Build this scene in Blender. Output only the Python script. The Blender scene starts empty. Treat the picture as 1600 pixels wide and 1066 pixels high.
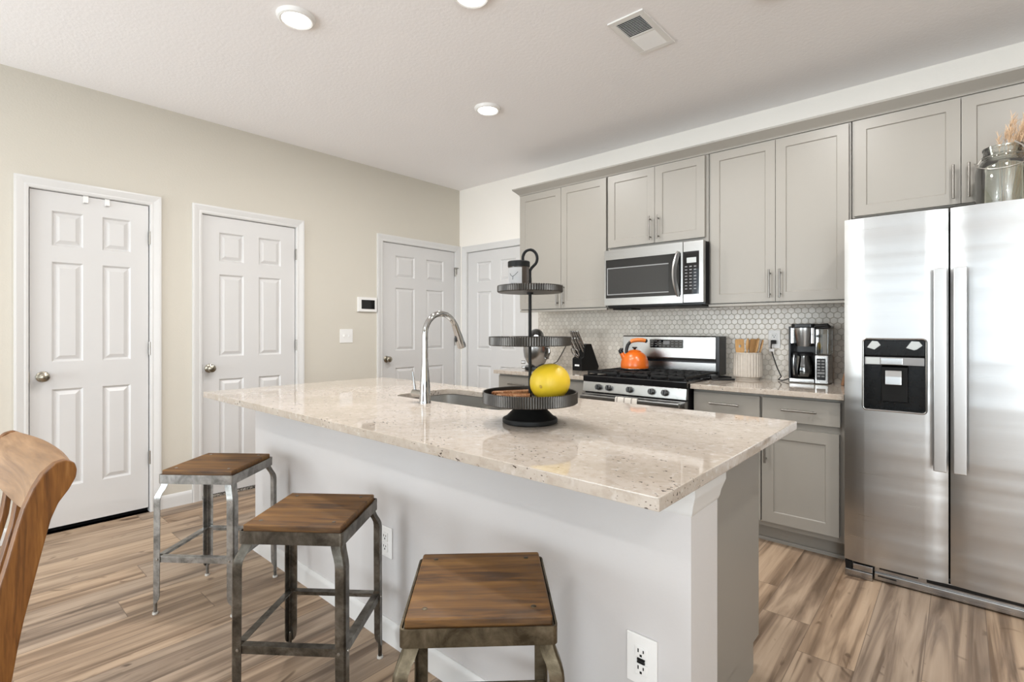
import bpy, bmesh, math, random
from mathutils import Vector, Matrix

random.seed(7)
S = bpy.context.scene
COL = S.collection

# ------------------------------------------------------------------ camera, light, exposure
CAM_H = 1.214
FOCAL_PX = 795.4
cam_data = bpy.data.cameras.new('camera')
cam = bpy.data.objects.new('camera', cam_data)
COL.objects.link(cam)
cam_data.sensor_fit = 'HORIZONTAL'
cam_data.sensor_width = 36.0
cam_data.lens = FOCAL_PX / 1600 * 36.0
cam_data.shift_y = -(533 - 515.15) / 1600
cam_data.clip_start = 0.02
cam.location = (0, 0, CAM_H)
cam.rotation_euler = (math.radians(90), 0, math.radians(41.44))
S.camera = cam

world = bpy.data.worlds.new('sky')
S.world = world
world.use_nodes = True
wn = world.node_tree
wn.nodes['Background'].inputs[0].default_value = (0.75, 0.87, 1.0, 1)
wn.nodes['Background'].inputs[1].default_value = 1.6

S.view_settings.view_transform = 'Standard'
S.view_settings.look = 'None'
S.view_settings.gamma = 1.0
S.view_settings.use_curve_mapping = False
S.view_settings.exposure = 0.46
S.cycles.use_denoising = True
S.cycles.max_bounces = 10
S.cycles.diffuse_bounces = 6
S.cycles.glossy_bounces = 5
S.cycles.transmission_bounces = 8
S.cycles.transparent_max_bounces = 12
S.cycles.sample_clamp_indirect = 6.0
S.cycles.caustics_reflective = False
S.cycles.caustics_refractive = False


def area_light(name, loc, size, power, rot, color=(1, 1, 1), shape='RECTANGLE'):
    l = bpy.data.lights.new(name, 'AREA')
    l.shape = shape
    l.size = size[0]
    if shape == 'RECTANGLE':
        l.size_y = size[1]
    l.energy = power
    l.color = color
    o = bpy.data.objects.new(name, l)
    COL.objects.link(o)
    o.location = loc
    o.rotation_euler = rot
    return o


# room extents (metres): camera stands at x=0, y=0
XA, YB, HC = -4.053, 3.738, 2.710
XR, YF = 2.55, -3.05
WIN = [(-3.95, -2.05, 0.12, 2.45), (-1.25, 0.55, 0.42, 2.25), (1.15, 2.50, 0.12, 2.45)]  # third opening is unseen, added to light the walls and cabinets
TILT = 32      # lamps in the openings aimed upwards, added to brighten the ceiling
# daylight in two window openings behind the camera, fill in the added third
for (x0, x1, z0, z1), pw in zip(WIN, (92, 6.0, 92)):
    area_light('window_and_fill_light', ((x0 + x1) / 2, YF - 0.02, (z0 + z1) / 2), (x1 - x0 - .1, z1 - z0 - .1), pw,
               (math.radians(90 + TILT), 0, 0), (0.885, 0.95, 1.0))
# fill lamp in an unseen window added in the wall beyond the refrigerator
FILL_WIN_R = (-2.55, -0.45, 0.75, 2.30)
area_light('window_and_fill_light', (XR - 0.02, (FILL_WIN_R[0] + FILL_WIN_R[1]) / 2, (FILL_WIN_R[2] + FILL_WIN_R[3]) / 2), (FILL_WIN_R[1] - FILL_WIN_R[0] - .1, FILL_WIN_R[3] - FILL_WIN_R[2] - .1), 32,
           (math.radians(90 + TILT), 0, math.radians(90)), (0.885, 0.95, 1.0))
LIGHT_SPOTS = [(-2.385, 1.142), (-1.635, 1.578), (-2.40, 2.47), (-0.605, 2.405)]
LAMP_POWER = 12.5

# ------------------------------------------------------------------ materials


def lin(r, g, b):
    f = lambda c: (c / 255 / 12.92) if c / 255 <= 0.04045 else ((c / 255 + 0.055) / 1.055) ** 2.4
    return (f(r), f(g), f(b), 1)


class NT:
    def __init__(self, name):
        self.m = bpy.data.materials.new(name)
        self.m.use_nodes = True
        self.t = self.m.node_tree
        self.p = self.t.nodes['Principled BSDF']
        self.out = self.t.nodes['Material Output']

    def n(self, typ, **kw):
        nd = self.t.nodes.new(typ)
        for k, v in kw.items():
            setattr(nd, k, v)
        return nd

    def link(self, a, b):
        self.t.links.new(a, b)

    def setin(self, node, key, v):
        if hasattr(v, 'is_output'):
            self.link(v, node.inputs[key])
        else:
            node.inputs[key].default_value = v

    def math(self, op, a, b=None, c=None, clamp=False):
        nd = self.n('ShaderNodeMath', operation=op)
        nd.use_clamp = clamp
        self.setin(nd, 0, a)
        if b is not None:
            self.setin(nd, 1, b)
        if c is not None:
            self.setin(nd, 2, c)
        return nd.outputs[0]

    def mix(self, f, a, b, blend='MIX'):
        nd = self.n('ShaderNodeMix', data_type='RGBA', blend_type=blend)
        self.setin(nd, 0, f)
        self.setin(nd, 6, a)
        self.setin(nd, 7, b)
        return nd.outputs[2]

    def ramp(self, f, stops):
        nd = self.n('ShaderNodeValToRGB')
        e = nd.color_ramp.elements
        while len(e) < len(stops):
            e.new(0.5)
        for el, (p, c) in zip(e, stops):
            el.position = p
            el.color = c if len(c) == 4 else (*c, 1)
        self.setin(nd, 0, f)
        return nd.outputs[0]

    def coords(self, scale=(1, 1, 1), loc=(0, 0, 0), rot=(0, 0, 0)):
        tc = self.n('ShaderNodeTexCoord')
        mp = self.n('ShaderNodeMapping')
        mp.inputs['Scale'].default_value = scale
        mp.inputs['Location'].default_value = loc
        mp.inputs['Rotation'].default_value = rot
        self.link(tc.outputs['Object'], mp.inputs[0])
        return mp.outputs[0]

    def noise(self, vec, scale=5, detail=3, rough=0.5, dist=0.0):
        nd = self.n('ShaderNodeTexNoise')
        self.link(vec, nd.inputs['Vector'])
        nd.inputs['Scale'].default_value = scale
        nd.inputs['Detail'].default_value = detail
        nd.inputs['Roughness'].default_value = rough
        nd.inputs['Distortion'].default_value = dist
        return nd.outputs[0]

    def bump(self, h, strength=0.2, dist=0.01, normal=None):
        nd = self.n('ShaderNodeBump')
        nd.inputs['Strength'].default_value = strength
        nd.inputs['Distance'].default_value = dist
        self.link(h, nd.inputs['Height'])
        if normal is not None:
            self.link(normal, nd.inputs['Normal'])
        self.link(nd.outputs[0], self.p.inputs['Normal'])
        return nd.outputs[0]

    def base(self, c, rough=0.5, metal=0.0, spec=0.5):
        self.setin(self.p, 'Base Color', c)
        self.setin(self.p, 'Roughness', rough)
        self.setin(self.p, 'Metallic', metal)
        self.p.inputs['Specular IOR Level'].default_value = spec
        return self


def plain(name, c, rough=0.5, metal=0.0, spec=0.5, vary=0.04, scale=30, bump=0.0):
    """a paint / plastic / metal with faint procedural variation"""
    m = NT(name)
    v = m.coords()
    nz = m.noise(v, scale, 3)
    dark = tuple(x * (1 - vary) for x in c[:3]) + (1,)
    lite = tuple(min(1, x * (1 + vary)) for x in c[:3]) + (1,)
    m.base(m.mix(nz, dark, lite), rough, metal, spec)
    if bump:
        m.bump(nz, bump, 0.002)
    return m.m


def wall_paint(name, c, bump=0.25, scale=90):
    m = NT(name)
    v = m.coords()
    big = m.noise(v, 1.3, 2)
    col = m.mix(big, tuple(x * 0.985 for x in c[:3]) + (1,), tuple(min(1, x * 1.015) for x in c[:3]) + (1,))
    m.base(col, 0.75, 0, 0.3)
    h = m.noise(v, scale, 4, 0.6)
    m.bump(h, bump, 0.003)
    return m.m


M = {}
M['wall'] = wall_paint('beige_wall_paint', (0.60, 0.565, 0.495, 1))
M['ceiling'] = wall_paint('knockdown_ceiling_paint', (0.90, 0.885, 0.89, 1), 0.5, 55)
M['wall_lit'] = wall_paint('beige_wall_paint_lit', (0.86, 0.825, 0.77, 1))  # same beige paint, made paler for the stronger light on this wall
M['white_wall'] = wall_paint('island_wall_paint', (0.57, 0.55, 0.54, 1), 0.12, 80)
M['trim'] = plain('white_trim_paint', (0.66, 0.652, 0.638, 1), 0.35, 0, 0.5, 0.01, 8)
M['door'] = plain('white_door_paint', (0.625, 0.615, 0.605, 1), 0.35, 0, 0.5, 0.01, 6)
M['cabinet'] = plain('greige_cabinet_paint', (0.285, 0.266, 0.235, 1), 0.40, 0, 0.5, 0.015, 5)
M['cab_gap'] = plain('cabinet_box_inside_paint', (0.40, 0.37, 0.32, 1), 0.5, 0, 0.4, 0.02)
M['black'] = plain('black_plastic', (0.008, 0.008, 0.0085, 1), 0.28, 0, 0.35, 0.1)
M['black_satin'] = plain('black_satin_plastic', (0.006, 0.006, 0.006, 1), 0.22, 0, 0.22, 0.1)
M['black_gloss'] = plain('black_glass', (0.008, 0.008, 0.009, 1), 0.04, 0, 0.6, 0.05)
M['black_matte'] = plain('black_matte_metal', (0.008, 0.0078, 0.0075, 1), 0.5, 0, 0.22, 0.2, 60)
M['iron'] = plain('cast_iron', (0.013, 0.013, 0.013, 1), 0.6, 0, 0.25, 0.2, 120, 0.3)
M['nickel'] = plain('satin_nickel', (0.36, 0.34, 0.305, 1), 0.32, 1.0, 0.5, 0.05)
M['chrome'] = plain('chrome', (0.50, 0.50, 0.495, 1), 0.07, 1.0, 0.5, 0.02)
M['handle'] = plain('cabinet_pull_metal', (0.27, 0.255, 0.235, 1), 0.32, 1.0, 0.5, 0.05)
M['knob_bronze'] = plain('aged_nickel_knob', (0.36, 0.33, 0.27, 1), 0.25, 1.0, 0.5, 0.1)
M['plastic'] = plain('white_plastic', (0.80, 0.79, 0.77, 1), 0.35, 0, 0.5, 0.01)
M['dark_void'] = plain('dark_gap', (0.01, 0.01, 0.01, 1), 0.9, 0, 0.1, 0.1)
M['grey_plastic'] = plain('grey_plastic', (0.22, 0.22, 0.22, 1), 0.4, 0, 0.5, 0.05)
M['screen_grey'] = plain('lcd_screen', (0.45, 0.47, 0.46, 1), 0.2, 0, 0.5, 0.02)
M['button'] = plain('pale_button', (0.20, 0.20, 0.20, 1), 0.4, 0, 0.5, 0.05)
M['orange'] = plain('orange_enamel', (0.66, 0.135, 0.012, 1), 0.26, 0, 0.6, 0.03)
M['orange_soft'] = plain('orange_grip', (0.66, 0.19, 0.035, 1), 0.35, 0, 0.5, 0.1)
M['yellow'] = None
M['candle_glass'] = plain('smoky_brown_glass', (0.055, 0.042, 0.034, 1), 0.12, 0, 0.5, 0.1)
M['label'] = plain('white_paper_label', (0.80, 0.79, 0.78, 1), 0.6, 0, 0.3, 0.01)
M['ink'] = plain('dark_ink', (0.05, 0.05, 0.05, 1), 0.7, 0, 0.2, 0.05)
M['wire'] = plain('galvanised_wire', (0.55, 0.53, 0.50, 1), 0.35, 1, 0.5, 0.05)
M['rubber'] = plain('dark_rubber', (0.02, 0.02, 0.02, 1), 0.7, 0, 0.3, 0.1)
M['glide'] = plain('pale_glide', (0.60, 0.58, 0.54, 1), 0.45, 0, 0.4, 0.05)
M['granite_edge'] = None


def make_stainless(name, base=(0.43, 0.425, 0.415, 1), rough=0.24, axis='x', wave=0.0):
    m = NT(name)
    sc = {'x': (1.5, 60, 260), 'z': (260, 60, 1.5)}[axis]
    v = m.coords(sc)
    nz = m.noise(v, 1.0, 3, 0.6)
    m.base(m.mix(nz, tuple(x * 0.93 for x in base[:3]) + (1,), base), 0, 1.0)
    rr = m.math('MULTIPLY_ADD', nz, 0.05 if wave else 0.10, rough - 0.04)
    m.setin(m.p, 'Roughness', rr)
    m.p.inputs['Anisotropic'].default_value = 0.0 if wave else 0.4
    b = m.n('ShaderNodeBump')
    b.inputs['Strength'].default_value = 0.012 if wave else 0.03
    b.inputs['Distance'].default_value = 0.001
    m.link(nz, b.inputs['Height'])
    last = b.outputs[0]
    if wave:
        v2 = m.coords((0.25, 0.25, 5.5))
        nz2 = m.noise(v2, 1.0, 2, 0.5)
        b2 = m.n('ShaderNodeBump')
        b2.inputs['Strength'].default_value = wave
        b2.inputs['Distance'].default_value = 0.05
        m.link(nz2, b2.inputs['Height'])
        m.link(last, b2.inputs['Normal'])
        last = b2.outputs[0]
    m.link(last, m.p.inputs['Normal'])
    return m.m


M['steel'] = make_stainless('brushed_stainless')
M['steel_fridge'] = make_stainless('brushed_stainless_fridge_door', (0.55, 0.545, 0.537, 1), 0.30, 'x', 0.16)
M['steel_v'] = make_stainless('brushed_stainless_vertical', (0.50, 0.495, 0.485, 1), 0.22, 'z')
M['sink_steel'] = make_stainless('brushed_sink_steel', (0.62, 0.61, 0.59, 1), 0.28)
M['steel_handle'] = plain('satin_steel_handle', (0.50, 0.49, 0.48, 1), 0.36, 1.0, 0.5, 0.02)
M['knob_dark'] = plain('dark_metal_knob', (0.10, 0.10, 0.10, 1), 0.3, 0.9, 0.5, 0.1)
M['steel_dark'] = make_stainless('dark_stainless', (0.42, 0.41, 0.40, 1), 0.25)
M['fridge_side'] = plain('grey_fridge_case', (0.30, 0.30, 0.30, 1), 0.45, 0, 0.5, 0.05)


def make_floor():
    m = NT('vinyl_plank_floor')
    tc = m.n('ShaderNodeTexCoord')
    sep = m.n('ShaderNodeSeparateXYZ')
    m.link(tc.outputs['Object'], sep.inputs[0])
    W, L = 0.181, 1.22
    fx = m.math('DIVIDE', m.math('SUBTRACT', sep.outputs[0], 0.077), W)
    ix = m.math('FLOOR', fx)
    wn1 = m.n('ShaderNodeTexWhiteNoise', noise_dimensions='1D')
    m.link(ix, wn1.inputs['W'])
    fy = m.math('ADD', m.math('DIVIDE', sep.outputs[1], L), m.math('MULTIPLY', wn1.outputs[0], 7.0))
    iy = m.math('FLOOR', fy)
    cx = m.n('ShaderNodeCombineXYZ')
    m.link(ix, cx.inputs[0])
    m.link(iy, cx.inputs[1])
    wn2 = m.n('ShaderNodeTexWhiteNoise', noise_dimensions='3D')
    m.link(cx.outputs[0], wn2.inputs['Vector'])
    idv = wn2.outputs[0]
    # grain coordinates: stretched along y, shifted per plank
    def gv(sx, sy, k):
        c = m.n('ShaderNodeCombineXYZ')
        m.link(m.math('MULTIPLY', sep.outputs[0], sx), c.inputs[0])
        m.link(m.math('MULTIPLY', sep.outputs[1], sy), c.inputs[1])
        m.link(m.math('MULTIPLY', idv, k), c.inputs[2])
        return c.outputs[0]
    broad = m.noise(gv(13, 0.9, 40), 1.0, 4, 0.55, 0.9)
    fine = m.noise(gv(95, 3.0, 90), 1.0, 4, 0.6, 0.3)
    streak = m.noise(gv(21, 0.75, 63), 1.0, 3, 0.5, 1.3)
    knot = m.noise(gv(9, 4.5, 25), 1.0, 2, 0.5, 1.5)
    col = m.ramp(broad, [(0.32, (0.115, 0.080, 0.055)), (0.43, (0.235, 0.172, 0.124)), (0.55, (0.39, 0.297, 0.218)), (0.72, (0.475, 0.37, 0.278))])
    col = m.mix(m.ramp(streak, [(0.58, (0, 0, 0)), (0.70, (0.85, 0.85, 0.85))]), col, (0.115, 0.075, 0.048, 1))
    col = m.mix(m.ramp(knot, [(0.66, (0, 0, 0)), (0.75, (0.85, 0.85, 0.85))]), col, (0.075, 0.045, 0.028, 1))
    col = m.mix(m.ramp(fine, [(0.35, (0.20, 0.20, 0.20)), (0.65, (0, 0, 0))]), col, (0.28, 0.20, 0.14, 1))
    tone = m.n('ShaderNodeHueSaturation')
    m.link(m.math('MULTIPLY_ADD', idv, 0.30, 0.85), tone.inputs['Value'])
    m.link(m.math('MULTIPLY_ADD', wn2.outputs[0], 0.22, 0.98), tone.inputs['Saturation'])
    m.link(col, tone.inputs['Color'])
    frx = m.math('FRACT', fx)
    fry = m.math('FRACT', fy)
    ex = m.math('MINIMUM', frx, m.math('SUBTRACT', 1.0, frx))
    ey = m.math('MINIMUM', fry, m.math('SUBTRACT', 1.0, fry))
    seam = m.math('MAXIMUM', m.math('LESS_THAN', ex, 0.0016 / W), m.math('LESS_THAN', ey, 0.0016 / L))
    col = m.mix(m.math('MULTIPLY', seam, 0.7), tone.outputs[0], (0.12, 0.085, 0.06, 1))
    m.base(col, m.math('MULTIPLY_ADD', fine, 0.12, 0.36), 0, 0.3)
    h = m.math('SUBTRACT', m.math('MULTIPLY', fine, 0.3), seam)
    m.bump(h, 0.15, 0.002)
    return m.m


M['floor'] = make_floor()


def make_granite():
    m = NT('cream_speckled_granite')
    v = m.coords()
    vs = m.coords((1.0, 1.7, 1.7))
    big = m.noise(v, 3.0, 3, 0.5, 0.4)
    col = m.ramp(big, [(0.3, (0.40, 0.345, 0.285)), (0.5, (0.46, 0.40, 0.34)), (0.7, (0.50, 0.445, 0.39))])
    mid = m.noise(v, 32, 4, 0.65, 0.2)
    col = m.mix(m.ramp(mid, [(0.36, (0.5, 0.5, 0.5)), (0.52, (0, 0, 0))]), col, (0.35, 0.29, 0.23, 1))
    pale = m.noise(v, 48, 2, 0.5)
    col = m.mix(m.ramp(pale, [(0.58, (0, 0, 0)), (0.72, (0.4, 0.4, 0.4))]), col, (0.62, 0.59, 0.555, 1))
    sp2 = m.noise(vs, 52, 3, 0.6)
    col = m.mix(m.ramp(sp2, [(0.62, (0, 0, 0)), (0.70, (0.5, 0.5, 0.5))]), col, (0.23, 0.18, 0.14, 1))
    sp = m.noise(vs, 62, 2, 0.5)
    clus = m.noise(v, 6.0, 2, 0.5)
    thr = m.math('MULTIPLY_ADD', clus, -0.34, 0.862)
    col = m.mix(m.math('MULTIPLY', m.math('MULTIPLY', m.math('SUBTRACT', sp, thr), 40.0, clamp=True), 0.92), col, (0.05, 0.035, 0.028, 1))
    m.base(col, 0.045, 0, 0.48)
    return m.m


M['granite'] = make_granite()


def make_hex():
    m = NT('hexagon_marble_mosaic')
    tc = m.n('ShaderNodeTexCoord')
    sep = m.n('ShaderNodeSeparateXYZ')
    m.link(tc.outputs['Object'], sep.inputs[0])
    W = 0.040
    px = m.math('DIVIDE', m.math('ADD', sep.outputs[0], 20.0), W)
    pz = m.math('DIVIDE', m.math('ADD', sep.outputs[2], 20.0), W)
    SQ = math.sqrt(3)

    def cell(ox, oz):
        ax = m.math('SUBTRACT', m.math('FLOORED_MODULO', m.math('SUBTRACT', px, ox), 1.0), 0.5)
        az = m.math('SUBTRACT', m.math('FLOORED_MODULO', m.math('SUBTRACT', pz, oz), SQ), SQ / 2)
        d = m.math('ADD', m.math('MULTIPLY', ax, ax), m.math('MULTIPLY', az, az))
        return ax, az, d
    ax, az, da = cell(0.0, 0.0)
    bx, bz, db = cell(0.5, SQ / 2)
    sel = m.math('LESS_THAN', da, db)
    inv = m.math('SUBTRACT', 1.0, sel)
    gx = m.math('ADD', m.math('MULTIPLY', ax, sel), m.math('MULTIPLY', bx, inv))
    gz = m.math('ADD', m.math('MULTIPLY', az, sel), m.math('MULTIPLY', bz, inv))
    agx = m.math('ABSOLUTE', gx)
    agz = m.math('ABSOLUTE', gz)
    hd = m.math('MAXIMUM', agx, m.math('ADD', m.math('MULTIPLY', agx, 0.5), m.math('MULTIPLY', agz, SQ / 2)))
    edge = m.math('SUBTRACT', 0.5, hd)
    tile = m.math('MULTIPLY', m.math('SUBTRACT', edge, 0.035), 22.0, clamp=True)
    idx = m.math('ROUND', m.math('MULTIPLY', m.math('SUBTRACT', px, gx), 2.0))
    idz = m.math('ROUND', m.math('MULTIPLY', m.math('SUBTRACT', pz, gz), 2.0))
    cc = m.n('ShaderNodeCombineXYZ')
    m.link(idx, cc.inputs[0])
    m.link(idz, cc.inputs[1])
    wn_ = m.n('ShaderNodeTexWhiteNoise', noise_dimensions='3D')
    m.link(cc.outputs[0], wn_.inputs['Vector'])
    v = m.coords()
    nz = m.noise(v, 28, 4, 0.6, 0.8)
    tint = m.mix(wn_.outputs[0], (0.70, 0.645, 0.565, 1), (0.84, 0.79, 0.71, 1))
    tint = m.mix(m.ramp(nz, [(0.42, (0.35, 0.35, 0.35)), (0.6, (0, 0, 0))]), tint, (0.64, 0.585, 0.51, 1))
    col = m.mix(tile, (0.54, 0.49, 0.42, 1), tint)
    m.base(col, m.math('MULTIPLY_ADD', tile, -0.35, 0.6), 0, 0.5)
    m.bump(tile, 0.5, 0.0015)
    return m.m


M['hex'] = make_hex()


def make_wood(name, stops, along='x', scale=1.0, rough=0.42, planks=0.0, wear=0.0):
    m = NT(name)
    tc = m.n('ShaderNodeTexCoord')
    sep = m.n('ShaderNodeSeparateXYZ')
    m.link(tc.outputs['Object'], sep.inputs[0])
    order = {'x': (2.2, 26, 26), 'y': (26, 2.2, 26), 'z': (26, 26, 2.2)}[along]
    c = m.n('ShaderNodeCombineXYZ')
    for i in range(3):
        m.link(m.math('MULTIPLY', sep.outputs[i], order[i] * scale), c.inputs[i])
    vec = c.outputs[0]
    n1 = m.noise(vec, 1.0, 4, 0.6, 1.0)
    n2 = m.noise(vec, 5.0, 3, 0.6, 0.4)
    f = m.math('ADD', m.math('MULTIPLY', n1, 0.7), m.math('MULTIPLY', n2, 0.3))
    if planks:
        other = 1 if along == 'x' else 0
        ip = m.math('FLOOR', m.math('DIVIDE', m.math('ADD', sep.outputs[other], 5.0), planks))
        w = m.n('ShaderNodeTexWhiteNoise', noise_dimensions='1D')
        m.link(ip, w.inputs['W'])
        f = m.math('ADD', f, m.math('MULTIPLY_ADD', w.outputs[0], 0.24, -0.12))
    col = m.ramp(f, stops)
    if wear:
        v2 = m.coords()
        wz = m.noise(v2, 9, 5, 0.7)
        col = m.mix(m.ramp(wz, [(0.52, (0, 0, 0)), (0.75, (wear, wear, wear))]), col, (0.105, 0.062, 0.033, 1))
    m.base(col, m.math('MULTIPLY_ADD', n2, 0.2, rough - 0.1), 0, 0.45)
    m.bump(f, 0.12, 0.002)
    return m.m


M['seat_wood'] = make_wood('worn_brown_seat_wood', [(0.34, (0.022, 0.010, 0.0038)), (0.46, (0.072, 0.031, 0.0070)), (0.58, (0.140, 0.062, 0.0125)), (0.74, (0.215, 0.105, 0.024))], 'x', 1.0, 0.60, 0.066, 0.5)
M['oak'] = make_wood('golden_oak_shaded', [(0.34, (0.060, 0.021, 0.004)), (0.46, (0.145, 0.053, 0.009)), (0.58, (0.215, 0.085, 0.016)), (0.74, (0.31, 0.15, 0.045))], 'z', 1.6, 0.48)  # posts coloured darker to carry the shade on their side faces
M['oak_x'] = make_wood('golden_oak_rail_lit', [(0.32, (0.16, 0.078, 0.030)), (0.46, (0.25, 0.135, 0.06)), (0.60, (0.34, 0.195, 0.095)), (0.76, (0.42, 0.27, 0.15))], 'x', 1.2, 0.48)  # rail coloured paler: worn, and with the light on its upturned face
M['beech'] = make_wood('pale_utensil_wood', [(0.3, (0.46, 0.25, 0.095)), (0.6, (0.62, 0.37, 0.16)), (0.8, (0.70, 0.45, 0.22))], 'z', 1.5, 0.5)
M['walnut'] = make_wood('dark_cutting_board_wood', [(0.3, (0.12, 0.055, 0.025)), (0.6, (0.26, 0.13, 0.06)), (0.8, (0.36, 0.2, 0.1))], 'z', 1.0, 0.5)
M['cinnamon'] = make_wood('cinnamon_bark', [(0.34, (0.16, 0.05, 0.018)), (0.48, (0.42, 0.18, 0.07)), (0.64, (0.72, 0.50, 0.32))], 'x', 3.0, 0.7)


def make_stool_metal(name, stops, rough=0.50):
    m = NT(name)
    v = m.coords()
    nz = m.noise(v, 14, 5, 0.65, 0.4)
    fine = m.noise(v, 120, 3, 0.6)
    col = m.ramp(nz, stops)
    m.base(col, m.math('MULTIPLY_ADD', nz, -0.25, rough), 0.9, 0.5)
    m.bump(fine, 0.1, 0.0008)
    return m.m


M['stool_metal'] = make_stool_metal('distressed_brown_gunmetal', [(0.34, (0.040, 0.030, 0.017)), (0.52, (0.105, 0.084, 0.055)), (0.72, (0.20, 0.17, 0.12))], 0.60)
M['stool_metal_half_lit'] = make_stool_metal('distressed_gunmetal_half_lit', [(0.34, (0.055, 0.047, 0.037)), (0.52, (0.13, 0.118, 0.098)), (0.72, (0.25, 0.235, 0.205))])  # same stool metal, lightened for reflections on the middle stool
M['stool_metal_lit'] = make_stool_metal('distressed_gunmetal_lit', [(0.34, (0.15, 0.145, 0.135)), (0.52, (0.30, 0.295, 0.28)), (0.72, (0.44, 0.435, 0.42))], 0.45)  # same stool metal, paler still for the bright reflections on the far stool



def make_yellow():
    m = NT('yellow_melon_rind')
    v = m.coords()
    nz = m.noise(v, 90, 2)
    big = m.noise(v, 7, 2)
    m.base(m.mix(big, (0.66, 0.42, 0.010, 1), (0.72, 0.52, 0.03, 1)), 0.45, 0, 0.5)
    m.p.inputs['Subsurface Weight'].default_value = 0.05
    m.bump(nz, 0.06, 0.002)
    return m.m


M['yellow'] = make_yellow()


def make_crock():
    m = NT('fluted_cream_stoneware')
    v = m.coords()
    nz = m.noise(v, 45, 4, 0.6)
    m.base(m.mix(nz, (0.42, 0.37, 0.315, 1), (0.56, 0.515, 0.455, 1)), 0.6, 0, 0.3)
    m.bump(nz, 0.15, 0.002)
    return m.m


M['crock'] = make_crock()


def make_glass(name, tint=(1, 1, 1, 1), rough=0.0, thin=True, opacity=0.14):
    m = NT(name)
    tr = m.n('ShaderNodeBsdfTransparent')
    tr.inputs[0].default_value = tint
    gl = m.n('ShaderNodeBsdfGlossy')
    gl.inputs['Roughness'].default_value = 0.03
    gl.inputs['Color'].default_value = (0.95, 0.96, 0.95, 1)
    fr = m.n('ShaderNodeFresnel')
    fr.inputs[0].default_value = 1.5
    f = m.math('ADD', m.math('MULTIPLY', fr.outputs[0], 0.85), opacity * 0.3, clamp=True)
    mx = m.n('ShaderNodeMixShader')
    m.link(f, mx.inputs[0])
    m.link(tr.outputs[0], mx.inputs[1])
    m.link(gl.outputs[0], mx.inputs[2])
    m.link(mx.outputs[0], m.out.inputs['Surface'])
    return m.m


M['glass'] = make_glass('clear_glass', (0.96, 0.97, 0.96, 1))
M['jar_glass'] = make_glass('jar_glass', (0.86, 0.89, 0.86, 1), opacity=0.5)
M['tank'] = make_glass('water_tank_plastic', (0.62, 0.63, 0.63, 1), opacity=0.5)
M['carafe_glass'] = make_glass('carafe_glass', (0.45, 0.45, 0.45, 1), opacity=0.4)


def make_lamp():
    m = NT('lamp_diffuser_glow')
    v = m.coords()
    nz = m.noise(v, 10, 1)
    m.base((0.9, 0.9, 0.88, 1), 0.4)
    m.p.inputs['Emission Color'].default_value = (1.0, 0.965, 0.91, 1)
    m.setin(m.p, 'Emission Strength', m.math('MULTIPLY_ADD', nz, 0.4, 6.0))
    return m.m


M['lamp'] = make_lamp()


def make_carpet():
    m = NT('mottled_carpet')
    v = m.coords()
    nz = m.noise(v, 130, 2, 0.6)
    m.base(m.ramp(nz, [(0.42, (0.03, 0.028, 0.025)), (0.58, (0.42, 0.38, 0.33))]), 0.95, 0, 0.1)
    return m.m


M['carpet'] = make_carpet()


def make_towel():
    m = NT('striped_tea_towel')
    tc = m.n('ShaderNodeTexCoord')
    sep = m.n('ShaderNodeSeparateXYZ')
    m.link(tc.outputs['Object'], sep.inputs[0])
    fr = m.math('FRACT', m.math('DIVIDE', m.math('ADD', sep.outputs[0], 10.0), 0.052))
    st = m.math('LESS_THAN', fr, 0.16)
    m.base(m.mix(st, (0.72, 0.68, 0.62, 1), (0.33, 0.30, 0.27, 1)), 0.9, 0, 0.1)
    return m.m


M['towel'] = make_towel()


def make_ribbed(name, c):
    m = NT(name)
    v = m.coords()
    nz = m.noise(v, 60, 3)
    m.base(m.mix(nz, tuple(x * 0.7 for x in c[:3]) + (1,), c), 0.36, 0.85, 0.4)
    return m.m


M['tray_metal'] = make_ribbed('ribbed_dark_tin', (0.10, 0.092, 0.084, 1))
M['grass'] = make_wood('dried_grass_straw', [(0.3, (0.42, 0.27, 0.16)), (0.6, (0.60, 0.43, 0.28)), (0.8, (0.72, 0.57, 0.42))], 'z', 2.0, 0.9)


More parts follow.
